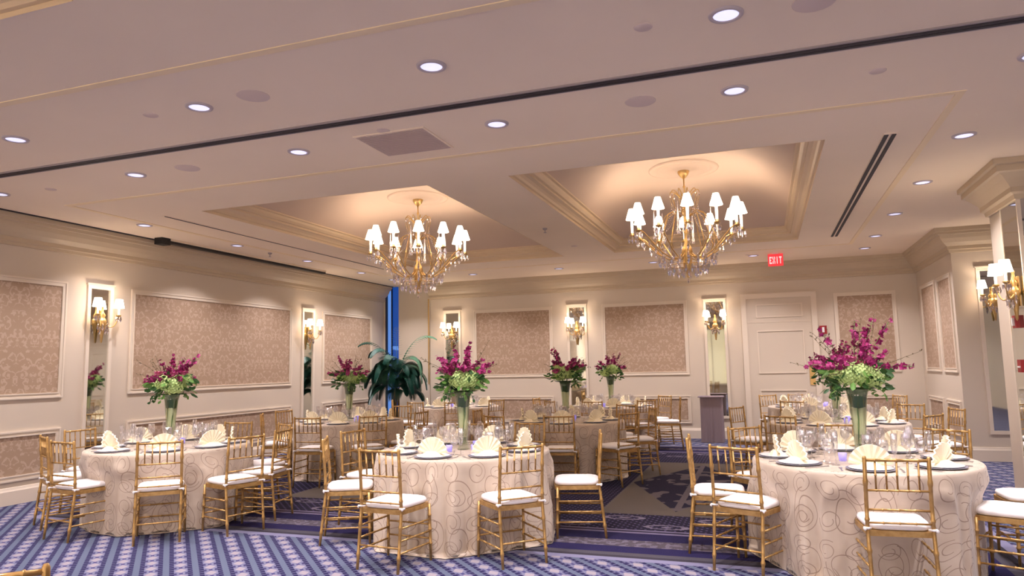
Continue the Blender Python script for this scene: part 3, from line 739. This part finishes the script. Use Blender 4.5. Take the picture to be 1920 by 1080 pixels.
# table centres and chair placings: (angle round table, distance of backrest, facing or None)
T = dict(A=(-6.0,6.0), B=(-2.7,6.2), C=(.66,6.15), D=(-5.9,9.3), E=(-2.66,9.7), F=(.8,9.7), G=(-5.75,13.0), H=(-2.7,13.0), I=(.8,13.0))
TN = dict(A='front left table', B='front centre table', C='front right table', D='middle left table', E='middle centre table', F='middle right table', G='far left table', H='far centre table', I='far right table')
CH = dict(A=[(-104,1.05,82),(-146,1.17,62),(176,1.40,None),(-49,1.15,None),(-14,1.28,160),(18,1.20,190),(58,1.22,None),(98,1.24,None)],
 B=[(-152,1.24,None),(-96,1.30,None),(-45,1.22,None),(14,1.26,None),(172,1.30,None),(80,1.30,None),(109,1.21,None)],
 C=[(178,1.29,3),(-146,1.10,66),(-86,1.08,None),(-21,1.14,155),(13,1.42,183),(130,1.36,None),(52,1.28,None),(91,1.45,None)],
 D=[(-82,1.28,None),(-44,1.30,None),(-146,1.22,None),(176,1.22,None),(-3,1.22,None),(85,1.40,None)],
 E=[(-79,1.18,None),(-32,1.16,None),(24,1.22,None),(62,1.32,None),(-178,1.3,None),(-117,1.34,None)],
 F=[(152,1.35,None),(-124,1.20,62),(-40,1.16,None),(52,1.66,None),(15,1.40,None)],
 G=[(-153,1.28,None),(-103,1.30,None),(-69,1.32,None),(-28,1.12,None)],
 H=[(177,1.45,None),(-135,1.27,None),(-95,1.12,None),(-45,1.06,None),(8,1.22,None),(48,1.25,None)],
 I=[(128,1.27,None),(101,1.3,None),(-111,1.22,None),(26,1.45,None)])
def side(t, ox, oy, used):
    tx, ty = T[t]; d_ = hypot(tx, ty); vx, vy = tx/d_, ty/d_
    a = math.degrees(atan2(ox*vy-oy*vx, -(ox*vx+oy*vy)))     # 0 near, +90 right, 180 far
    W8 = ['near side','near right','right side','far right','far side','far left','left side','near left']
    W = ['near side','near side just right of centre','near right','right side slightly nearer','right side','right side slightly farther','far right','far side right of centre','far side','far side left of centre','far left','left side slightly farther','left side','left side slightly nearer','near left','near side just left of centre']
    q8 = W8[int(round(a/45)) % 8]; q16 = W[int(round(a/22.5)) % 16]
    for q_ in (q8, q16, q8+' outermost', q16+' outermost'):
        if q_ not in used: used.add(q_); return q_
    return q16+' beside another'
proto_chair = None
for t, L in CH.items():
    used = set()
    for a, r_, fa in L:
        if proto_chair is None: proto_chair = make_chair(); o = proto_chair
        else: o = copy_tree(proto_chair)
        ox, oy = r_*cos(radians(a)), r_*sin(radians(a))
        f_ = radians(fa if fa is not None else a+180)
        # the measured point is the top of the back
        o.location = (T[t][0]+ox, T[t][1]+oy, 0); o.rotation_euler.z = f_-pi/2
        tag(o, 'gold chair with white cushion at the %s, %s' % (TN[t], side(t, ox, oy, used)), 'chair', 'gold chairs around the %s' % TN[t])
o = copy_tree(proto_chair); o.location = (-2.38, 1.625, 0); o.rotation_euler.z = radians(45)
tag(o, 'gold chair of which only the top rail shows at the bottom left corner', 'chair', 'gold chair nearest the camera')

# ------------------------------------------------------------ tables and cloths
def make_cloth(seed, chairs, R_=.80, hgt=.757):
    def lim(a, z_):
        out = 9
        if z_ > .745: return out
        for ca_, cr_, cf_ in chairs:
            # chair frame: origin at the backrest, facing cf_
            ox, oy = cr_*cos(ca_), cr_*sin(ca_); fx, fy = cos(cf_), sin(cf_)
            for st in range(40):
                r_ = .40+st*.0175; px, py = r_*cos(a)-ox, r_*sin(a)-oy
                al = px*fx+py*fy; la = abs(px*fy-py*fx)
                k = max(0, min(1, (z_-.50)/.24))
                if -.08 < al < .43 and la < .225: q_ = max(r_, .755); out = min(out, q_+(.84-q_)*k*k*(3-2*k) if q_ < .84 else q_); break
        return out
    rnd = random.Random(seed); N_ = 320; mb = MB(); vs = []; uv = []
    ph = [(rnd.choice((7,9,11,13,17,21,26)), rnd.random()*6.3, rnd.uniform(.4,1)) for _ in range(7)]
    puddle = [(rnd.choice((3,5,8,12,17)), rnd.random()*6.3) for _ in range(5)]
    def fold(a):
        s_ = sum(w_*(1-1.6*abs(sin((k*a+p_)/2+.6*sin(a+p_)))) for k, p_, w_ in ph)/2.2
        return s_
    prof = [(0,0,0),(.25,0,0),(.5,0,0),(.7,0,0),(.78,0,0)]
    rows = []
    for r_, _, _ in prof: rows.append([(r_*R_/.8, hgt, 0)]*N_)
    def row(fn):
        rw = [fn(2*pi*i/N_) for i in range(N_)]
        if rw[0][1] < .74:
            L_ = [lim(2*pi*i/N_, rw[i][1]) for i in range(N_)]
            L_ = [min(v_ if v_ < 9 else 1.2, 1.2) for v_ in L_]
            L2 = [min(min(L_[(i+d_) % N_]+.006*max(0, abs(d_)-1) for d_ in range(-34, 35)), 9) for i in range(N_)]
            rw = [(min(p_[0], l_), p_[1], 0) for p_, l_ in zip(rw, L2)]
        rows.append(rw)
    row(lambda a: (R_-.008, hgt-.002, 0)); row(lambda a: (R_, hgt-.012, 0)); row(lambda a: (R_+.003, hgt-.03, 0))
    K = 22
    for k in range(1, K+1):
        t = k/K; z_ = (hgt-.03)*(1-t)+.012*t
        amp = .012+.125*t**1.0; base_ = R_+.004+.06*t**1.2
        row(lambda a: (base_+amp*max(-.75, fold(a))*(1 if t > .15 else t/.15), max(z_, .008+.006*abs(sin(9*a))), 0))
    def pud(a): return .07+.05*sum(cos(k*a+p_) for k, p_ in puddle)/1.6
    row(lambda a: (R_+.07+.06*max(-.75, fold(a))+max(0, pud(a))*.55, .022+.012*sin(21*a+1), 0))
    row(lambda a: (R_+.07+.06*max(-.75, fold(a))+max(0, pud(a)), .006, 0))
    arc = 0
    for q_, rw in enumerate(rows):
        for i, (r_, z_, _) in enumerate(rw):
            a = 2*pi*i/N_; vs.append((r_*cos(a), r_*sin(a), z_))
            if q_ < 6: uv.append((r_*cos(a)+10, r_*sin(a)+10))
            else: uv.append((a*.9+20, z_))
    fs = []
    for q_ in range(len(rows)-1):
        for i in range(N_):
            j = (i+1) % N_; fs.append((q_*N_+i, (q_+1)*N_+i, (q_+1)*N_+j, q_*N_+j))
    mb.add(vs, fs, True)
    me_uv = uv
    # seam-safe uv: per loop
    me = bpy.data.meshes.new('tablecloth'); me.from_pydata(mb.v, [], mb.f); me.update(); me.polygons.foreach_set('use_smooth', mb.sm)
    ul = me.uv_layers.new(name='UVMap')
    for pi_, p in enumerate(me.polygons):
        i0 = pi_ % N_
        for li in p.loop_indices:
            vi = me.loops[li].vertex_index; u_, v_ = uv[vi]
            if i0 == N_-1 and vi % N_ == 0 and vi//N_ >= 6: u_ += 2*pi*.9
            ul.data[li].uv = (u_, v_)
    me.materials.append(M['cloth'])
    o = bpy.data.objects.new('tablecloth', me); COL.objects.link(o); return o
tproto = empty('banquet_table')
MB().lathe([(.0001,.715),(.76,.715),(.765,.725),(.765,.745),(.76,.752),(.0001,.752)], n=40, caps=False).build('tabletop', M['grey'], tproto)
for k in range(4):
    a = pi/4+k*pi/2; MB().tube([(.5*cos(a),.5*sin(a),0),(.46*cos(a),.46*sin(a),.72)], .014).build('leg', M['grey'], tproto)
for i, t in enumerate(T):
    o = tproto if i == 0 else copy_tree(tproto); o.location = (T[t][0], T[t][1], 0)
    tag(o, 'round banquet table hidden under the champagne cloth, %s' % TN[t], 'table', 'round banquet tables')
    c_ = make_cloth(11+i*7, [(radians(a_), r_, radians(f_ if f_ is not None else a_+180)) for a_, r_, f_ in CH[t]]); c_.location = (T[t][0], T[t][1], 0)
    tag(c_, 'champagne cloth with brown swirls draped over the %s' % TN[t], 'tablecloth', 'champagne swirl tablecloths')

# ------------------------------------------------------------ tableware
ZT = .757
def m_plate():
    r_ = empty('place_plate')
    MB().lathe([(.0001,.002),(.10,.002),(.105,.001),(.16,.010),(.163,.013),(.158,.014),(.118,.008),(.0001,.007)], n=36, caps=False).build('charger_rim', M['rim'], r_)
    MB().lathe([(.0001,.009),(.08,.009),(.14,.017),(.143,.020),(.138,.020),(.085,.013),(.0001,.013)], n=36, caps=False).build('plate', M['china'], r_)
    return r_
def m_napkin():
    # fan: pleated half disc leaning back a little, with a folded base
    mb = MB(); n = 18; vs = []; fs = []
    for lay, off in ((0,0),(1,.010)):
        for i in range(n+1):
            a = pi*(.04+.92*i/n); z = .007*(1 if i % 2 else -1)
            for rr in (.012, .06, .118):
                vs.append((rr*cos(a)*1.0, off+z*rr/.118+.10*(rr*sin(a)), .012+rr*sin(a)*1.05))
    def id_(l, i, k): return l*(n+1)*3+i*3+k
    for l in (0, 1):
        for i in range(n):
            for k in (0, 1): fs.append((id_(l,i,k), id_(l,i+1,k), id_(l,i+1,k+1), id_(l,i,k+1)))
    for i in range(n): fs.append((id_(0,i,2), id_(0,i+1,2), id_(1,i+1,2), id_(1,i,2)))
    mb.add(vs, fs)
    mb.add([(-.10,-.045,.0),(.10,-.045,.0),(.10,.05,.0),(-.10,.05,.0),(-.03,-.02,.03),(.03,-.02,.03),(.03,.03,.035),(-.03,.03,.035)], [(3,2,1,0),(4,5,6,7),(0,1,5,4),(1,2,6,5),(2,3,7,6),(3,0,4,7)])
    mb.v = [(x_*1.22,y_*1.22,z_*1.2) for x_,y_,z_ in mb.v]
    return mb.build('fan_napkin', M['napkin'])
def m_glass(kind):
    pr = dict(water_goblet=[(.0001,0),(.034,.001),(.034,.004),(.006,.010),(.005,.07),(.012,.08),(.034,.10),(.042,.14),(.037,.185),(.0355,.185),(.040,.14),(.032,.103),(.0001,.084)],
      wine_glass=[(.0001,0),(.032,.001),(.032,.004),(.005,.009),(.004,.10),(.010,.108),(.032,.13),(.037,.165),(.030,.215),(.0288,.215),(.035,.165),(.030,.133),(.0001,.112)],
      champagne_flute=[(.0001,0),(.030,.001),(.030,.004),(.004,.008),(.004,.08),(.016,.10),(.023,.15),(.021,.235),(.020,.235),(.0215,.15),(.014,.102),(.0001,.085)])[kind]
    return MB().lathe(pr, n=18, caps=False).build(kind, M['glass'])
def m_fork():
    mb = MB(); mb.box(-.004,.004,-.10,.04,.002,.005).box(-.011,.011,.035,.055,.002,.005)
    for k in range(4): mb.box(-.011+k*.0065,-.0085+k*.0065,.055,.095,.003,.005)
    mb.box(-.006,.006,-.10,-.06,.002,.006)
    return mb.build('dinner_fork', M['silver'])
def m_knife():
    mb = MB(); mb.box(-.005,.005,-.10,.01,.002,.008)
    mb.add([(-.002,.01,.002),(.009,.01,.002),(.010,.09,.002),(.002,.115,.002),(-.002,.11,.002),(-.002,.01,.005),(.009,.01,.004),(.010,.09,.004),(.002,.115,.004),(-.002,.11,.005)], [(4,3,2,1,0),(5,6,7,8,9)]+[(i,(i+1)%5,5+(i+1)%5,5+i) for i in range(5)])
    return mb.build('dinner_knife', M['silver'])
PR = {}
def put(kind, x_, y_, z_, rz, lab, cat, grp):
    if kind not in PR:
        o = {'place_plate': m_plate, 'fan_napkin': m_napkin, 'dinner_fork': m_fork, 'dinner_knife': m_knife}.get(kind, lambda: m_glass(kind))(); PR[kind] = o
    else: o = copy_tree(PR[kind])
    o.location = (x_, y_, z_); o.rotation_euler = (0,0,rz); tag(o, lab, cat, grp); return o
ST = dict(A=[-151,-104,-50,-5,35,80,120,165], B=[-138,-92,-47,-3,40,84,128,172], C=[-141,-91,-40,12,58,100,140,178],
 D=[-160,-115,-72,-30,20,65,110,155], E=[-170,-125,-80,-35,10,55,100,145], F=[-160,-112,-68,-20,25,70,115,155],
 G=[-150,-105,-60,-15,40,100,150], H=[-165,-120,-75,-30,15,75,130], I=[-150,-105,-60,-15,40,100,150])
for t, L in ST.items():
    rnd = random.Random(ord(t)); front = t in 'ABC'; mid = t in 'DEF'; used = set(); cx_, cy_ = T[t]
    for a in L:
        ar = radians(a); ox, oy = cos(ar), sin(ar); s_ = side(t, ox, oy, used); tn = TN[t]
        def P(r_, off): return cx_+r_*ox-off*oy, cy_+r_*oy+off*ox
        x_, y_ = P(.60, 0)
        put('place_plate', x_, y_, ZT, ar, 'white plate on a grey-rimmed charger, %s, %s' % (tn, s_), 'plate', 'place settings on the %s' % tn)
        put('fan_napkin', x_, y_, ZT+.013, ar-pi/2+rnd.uniform(-.25,.25), 'cream fan-folded napkin on its plate, %s, %s' % (tn, s_), 'napkin', 'fan napkins on the %s' % tn)
        x_, y_ = P(.40+rnd.uniform(-.01,.01), .10); put('water_goblet', x_, y_, ZT, 0, 'clear water goblet, %s, %s' % (tn, s_), 'glass', 'water goblets on the %s' % tn)
        x_, y_ = P(.36+rnd.uniform(-.01,.01), .01); put('wine_glass', x_, y_, ZT, 0, 'clear stemmed wine glass, %s, %s' % (tn, s_), 'glass', 'wine glasses on the %s' % tn)
        if front or mid:
            x_, y_ = P(.42, .175); put('champagne_flute', x_, y_, ZT, 0, 'tall clear champagne flute, %s, %s' % (tn, s_), 'glass', 'champagne flutes on the %s' % tn)
        if front:
            x_, y_ = P(.61, .19); put('dinner_knife', x_, y_, ZT, ar+pi/2, 'silver dinner knife, %s, %s' % (tn, s_), 'knife', 'knives on the %s' % tn)
            x_, y_ = P(.61, -.19); put('dinner_fork', x_, y_, ZT, ar+pi/2, 'silver dinner fork, %s, %s' % (tn, s_), 'fork', 'forks on the %s' % tn)
    # votives beside the vase and a salt shaker
    d_ = hypot(cx_, cy_); vx, vy = -cx_/d_, -cy_/d_; rx, ry = -vy, vx
    for k, (a1, a2) in enumerate(((.16,-.13),(.17,.10),(-.16,.12))):
        o = MB().lathe([(.0001,0),(.026,.001),(.031,.06),(.029,.06),(.025,.006),(.0001,.006)], n=18, caps=False).build('votive_holder', M['votive'])
        o.location = (cx_+vx*a1+rx*a2, cy_+vy*a1+ry*a2, ZT); tag(o, 'lavender glass votive beside the vase, %s, %s' % (TN[t], ('right one','left one','rear one')[k]), 'votive', 'votives on the %s' % TN[t])
    if not t in 'GHI':
        r_ = empty('salt_shaker', (cx_+vx*.28+rx*.10, cy_+vy*.28+ry*.10, ZT)); tag(r_, 'white salt shaker on the %s' % TN[t], 'salt shaker', 'salt shakers')
        MB().lathe([(.018,0),(.020,.01),(.014,.05),(.013,.065)], n=14).build('shaker_body', M['salt'], r_); MB().lathe([(.014,.065),(.013,.078),(.006,.084),(.0001,.085)], n=14, caps=False).build('shaker_cap', M['silver'], r_)

# ------------------------------------------------------------ flowers
def petal(mb, base, d, n_, L, W, cup=.25):
    """leaf-shaped petal: base point, direction d, normal n_"""
    d = d.normalized(); s_ = d.cross(n_); 
    if s_.length < 1e-4: s_ = Vector((1,0,0))
    s_.normalize(); n_ = s_.cross(d).normalized()
    P = [base, base+d*L*.35+s_*W*.5+n_*cup*W*.3, base+d*L*.75+s_*W*.42+n_*cup*W*.5, base+d*L+n_*cup*L*.3, base+d*L*.75-s_*W*.42+n_*cup*W*.5, base+d*L*.35-s_*W*.5+n_*cup*W*.3, base+d*L*.5]
    mb.add(P, [(0,1,6),(1,2,6),(2,3,6),(3,4,6),(4,5,6),(5,0,6)])
def rv(rnd): 
    while True:
        v = Vector((rnd.uniform(-1,1),rnd.uniform(-1,1),rnd.uniform(-1,1)))
        if .05 < v.length < 1: return v.normalized()
def make_vase():
    r_ = empty('trumpet_vase')
    MB().lathe([(.0001,0),(.055,0),(.058,.01),(.046,.03),(.044,.10),(.052,.30),(.070,.50),(.086,.58),(.084,.58),(.067,.50),(.048,.30),(.038,.06),(.0001,.05)], n=28, caps=False).build('glass_body', M['vase'], r_)
    MB().lathe([(.0001,.052),(.036,.06),(.044,.20),(.0001,.201)], n=20, caps=False).build('water', M['glass'], r_)
    return r_
def make_bouquet(seed, sc_=1.0, gap=.60):
    """stands in a vase 0.58 m tall; origin at table level"""
    rnd = random.Random(seed); r_ = empty('flower_bouquet'); z0 = .58
    mb = MB()
    for k in range(5):
        a = rnd.random()*6.3; mb.tube([(.02*cos(a),.02*sin(a),.07),(.035*cos(a+1),.035*sin(a+1),.32),(.04*cos(a+.5),.04*sin(a+.5),.62)], .005, 5)
    mb.build('stems', M['stemg'], r_)
    mb = MB()
    for k in range(3):
        a = k*2.1+.4; mb.tube([(.018*cos(a),.018*sin(a),.12),(.03*cos(a+.8),.03*sin(a+.8),.42)], [.018,.028], 6)
    mb.build('inner_cream_flowers', M['napkin'], r_)
    # leaf wrap inside the top of the vase
    mb = MB().lathe([(.0001,.40),(.054,.415),(.062,.47),(.068,.50),(.080,.575)], n=20, caps=False)
    for k in range(16):
        a = 2*pi*k/16; petal(mb, Vector((.05*cos(a),.05*sin(a),.56)), Vector((cos(a),sin(a),.25)), Vector((0,0,1)), .11, .06, -.4)
    mb.build('leaf_wrap', M['leaf'], r_)
    # outer leaves
    for kk, (mn, cnt) in enumerate((('leaf',70),('leafl',46))):
        mb = MB()
        for k in range(cnt):
            a = rnd.random()*2*pi; el = rnd.uniform(-.5,.9); q_ = rnd.uniform(.08,.19)
            p = Vector((q_*cos(a)*1.2, q_*sin(a)*1.2, z0+.10+.13*el-.05*(q_>.15)))
            petal(mb, p, Vector((cos(a),sin(a),rnd.uniform(-.9,.4))), rv(rnd), rnd.uniform(.06,.11), rnd.uniform(.028,.045), .2)
        # trailing tendrils
        for k in range(3):
            a = rnd.random()*2*pi; p = Vector((.14*cos(a),.14*sin(a),z0+.02)); pts = [p]
            for s_ in range(4): p = p+Vector((.016*cos(a),.016*sin(a),-.024))+rv(rnd)*.008; pts.append(p)
            mb.tube(pts, .0025, 4)
            for p in pts[1:]:
                for z_ in range(2): petal(mb, p, rv(rnd)+Vector((0,0,-.5)), rv(rnd), .04, .026)
        mb.build('leaves', M[mn], r_)
    # hydrangea heads
    hs = [(-.085,-.065,.085,.100),(.085,-.06,.06,.105),(.01,.10,.10,.10),(-.01,-.105,.09,.095),(.10,.07,.13,.085),(-.11,.06,.12,.085)]
    for hx_, hy_, hz_, hr in hs[:5 if sc_ < 1.1 else 6]:
        mb = MB(); c_ = Vector((hx_,hy_,z0+hz_+.02)); mb.lathe([(.0001,-hr*.82),(hr*.5,-hr*.66),(hr*.82,0),(hr*.5,hr*.66),(.0001,hr*.82)], c_, 10, False)
        for k in range(170):
            g = (k+.5)/170; ph = math.acos(1-1.8*g); th = k*2.39996; n_ = Vector((sin(ph)*cos(th), sin(ph)*sin(th), cos(ph)))
            p = c_+n_*hr*rnd.uniform(.86,1.02); t1 = n_.cross(rv(rnd)).normalized(); t2 = n_.cross(t1)
            for d_ in (t1, t2, -t1, -t2): petal(mb, p, d_+n_*.25, n_, hr*.145, hr*.14, .2)
        mb.build('hydrangea_head', M['hyd'], r_)
    # roses
    for k in range(5):
        a = k*2*pi/5+rnd.random()*.6; c_ = Vector((.135*cos(a),.135*sin(a),z0+.20+rnd.uniform(-.02,.05))); mb = MB()
        mb.lathe([(.0001,-.02),(.022,-.012),(.028,.01),(.016,.03),(.0001,.028)], c_, 10, False)
        for j in range(14):
            b = j*2.4; n_ = Vector((cos(b),sin(b),.3+.04*j)); petal(mb, c_+n_*.012-Vector((0,0,.01)), n_+Vector((0,0,.8)), n_, .045, .045, .5)
        mb.build('rose', M['rose'], r_)
    # orchid sprays fanning out
    for k in range(13):
        a = k*2*pi/13*1.0+rnd.uniform(-.2,.2); inc = rnd.choice((.3,.6,.95,1.2)) if k > 4 else (1.4, 1.25, 1.1, .2, .35)[k]
        L = rnd.uniform(.22,.32)*sc_*(1.15 if inc > 1 else 1); p = Vector((.06*cos(a),.06*sin(a),z0+.14)); pts = [p]; d_ = Vector((cos(a)*cos(inc), sin(a)*cos(inc), sin(inc)))
        for s_ in range(9): d_ = (d_+Vector((cos(a)*.03,sin(a)*.03,-.03 if inc < .7 else .0))+rv(rnd)*.05).normalized(); p = p+d_*L/9; pts.append(p)
        sp = MB(); sp.tube(pts, .003, 5); spo = sp.build('orchid_spray', M['stemg'], r_)
        mb = MB(); mb2 = MB()
        for i in range(2, 10):
            for z_ in range(2):
                c_ = pts[i]+rv(rnd)*.016; f_ = (rv(rnd)+d_*.3).normalized(); t1 = f_.cross(rv(rnd)).normalized(); t2 = f_.cross(t1); sz = .034 if i < 8 else .022
                for j in range(5):
                    b = j*2*pi/5; petal(mb if rnd.random() < .8 else mb2, c_, t1*cos(b)+t2*sin(b)+f_*.15, f_, sz, sz*.72, .3)
        mb.build('orchid_blossoms', M['orchid'], spo); 
        if mb2.v: mb2.build('pink_blossoms', M['orchid2'], spo)
    # bare twigs
    for k in range(9):
        a = rnd.random()*2*pi; inc = rnd.uniform(.05,1.2); L = rnd.uniform(.30,.43)*sc_**.6; p = Vector((.05*cos(a),.05*sin(a),z0+.12)); pts = [p]; d_ = Vector((cos(a)*cos(inc), sin(a)*cos(inc), sin(inc)))
        for s_ in range(8): d_ = (d_+rv(rnd)*.10).normalized(); p = p+d_*L/8; pts.append(p)
        mb = MB().tube(pts, [.0028-.0002*i for i in range(9)], 4)
        for i in range(4, 9):
            petal(mb, pts[i], rv(rnd)+d_, rv(rnd), .028, .009); mb.lathe([(.0001,.005),(.004,0),(.0001,-.005)], pts[i]+rv(rnd)*.008, 5, False)
        mb.build('twig', M['twig'], r_)
    if sc_ > 1.1:
        for o in r_.children:
            pass
    return r_
vp = None; protos = {}
FL = dict(A=(1,.95,0,'a small magenta and green bouquet'), B=(2,1.0,1.2,''), C=(3,1.35,.4,''), D=(1,.95,2.0,''), E=(2,.95,3.3,''), H=(1,.95,4.4,''), F=(2,1.0,5.2,''))
for t, (sd, s_, rz, _) in FL.items():
    if vp is None: vp = make_vase(); v = vp
    else: v = copy_tree(vp)
    v.location = (T[t][0], T[t][1], ZT); tag(v, 'tall clear trumpet vase at the middle of the %s' % TN[t], 'vase', 'trumpet vases')
    if t == 'C': v.location = (T[t][0]+.0, T[t][1], ZT)
    if sd not in protos: protos[sd] = make_bouquet(sd*17, s_); b = protos[sd]
    else: b = copy_tree(protos[sd])
    v.scale = (1,1,.94); b.scale = (.97,.97,.94); b.location = (T[t][0], T[t][1], ZT+.003); b.rotation_euler.z = rz
    tag(b, 'magenta orchid and green hydrangea bouquet in the vase on the %s' % TN[t], 'flower bouquet', 'bouquets in trumpet vases')

# ------------------------------------------------------------ palm in the corner
rnd = random.Random(5)
pr_ = empty('potted_palm', (-7.55, 13.75, 0)); tag(pr_, 'dark green potted palm standing in the far left corner by the window', 'potted palm')
MB().lathe([(.0001,0),(.15,0),(.20,.32),(.21,.34),(.19,.34),(.18,.30),(.0001,.30)], n=24, caps=False).build('pot', M['pot'], pr_)
for k in range(5):
    a = k*1.3; MB().tube([(.04*cos(a),.04*sin(a),.28),(.06*cos(a),.06*sin(a),.75),(.05*cos(a+.4),.05*sin(a+.4),1.1)], [.022,.018,.012], 7).build('stem', M['twig'], pr_)
def frond(a, inc, L, droop, m_, leafL=.24):
    p = Vector((.04*cos(a),.04*sin(a),rnd.uniform(.9,1.6))); d_ = Vector((cos(a)*cos(inc), sin(a)*cos(inc), sin(inc))); pts = [p]; n = 22
    for s_ in range(n): d_ = (d_+Vector((0,0,-droop*(s_/n)))).normalized(); p = p+d_*L/n; pts.append(p)
    # keep clear of the two walls
    mb = MB().tube(pts, [.007*(1-.8*i/n) for i in range(n+1)], 5)
    for i in range(5, n):
        t = i/n; dd = (pts[i+1]-pts[i]).normalized(); s_ = dd.cross(Vector((0,0,1)))
        if s_.length < .05: s_ = Vector((1,0,0))
        s_.normalize(); ll = leafL*sin(pi*min(1,.18+.80*t))**.6
        for sg in (-1, 1):
            e_ = (s_*sg*.8+dd*.6+Vector((0,0,-.35))).normalized(); petal(mb, pts[i], e_, Vector((0,0,1)), ll, .034, -.1)
            petal(mb, pts[i]+dd*L/n*.5, (e_+Vector((0,0,-.15))).normalized(), Vector((0,0,1)), ll*.95, .032, -.1)
    wx, wy = pr_.location.x, pr_.location.y
    mb.v = [(max(x_, XL+.03-wx), min(y_, YB-.06-wy), max(z_, .02)) for x_, y_, z_ in mb.v]
    mb.build('frond', m_, pr_)
for k in range(48):
    frond(k*2.4+.2, rnd.uniform(.3,1.3), rnd.uniform(.55,.95), rnd.uniform(.28,.5), M['palm'] if k % 7 else M['palml'], .27)
frond(radians(205), 1.25, 1.25, .24, M['palm'], .2); frond(radians(15), 1.2, 1.3, .22, M['palml'], .2); frond(radians(-60), 1.45, 1.1, .12, M['palml'], .16)

# draped grey pedestal by the far mirror
pd = empty('draped_pedestal', (-1.02, 14.32, 0)); tag(pd, 'small grey linen-draped stand in front of the mirror left of the door', 'draped stand')
mb = MB(); N_ = 96; vs = []; fs = []
for q_, (z_, k) in enumerate(((.85,.96),(.846,1.0),(.83,1.0),(.5,1.0),(.2,1.01),(.006,1.02))):
    for i in range(N_):
        a = 2*pi*i/N_; p_ = 9; rr = (abs(cos(a))**p_+abs(sin(a))**p_)**(-1/p_); f_ = (0 if z_ > .82 else .006*(1-z_/.85)*(sin(14*a)+sin(23*a+1)))
        vs.append(((.205*k*rr+f_)*cos(a), (.18*k*rr+f_)*sin(a), z_))
for q_ in range(5):
    for i in range(N_): j = (i+1) % N_; fs.append((q_*N_+i,(q_+1)*N_+i,(q_+1)*N_+j,q_*N_+j))
mb.add(vs, fs, True); mb.f.append(tuple(range(N_))[::-1]); mb.sm.append(False); mb.build('linen_drape', M['linen'], pd)
MB().box(-.235,.235,-.21,.21,.852,.872).build('top_board', M['linen'], pd)
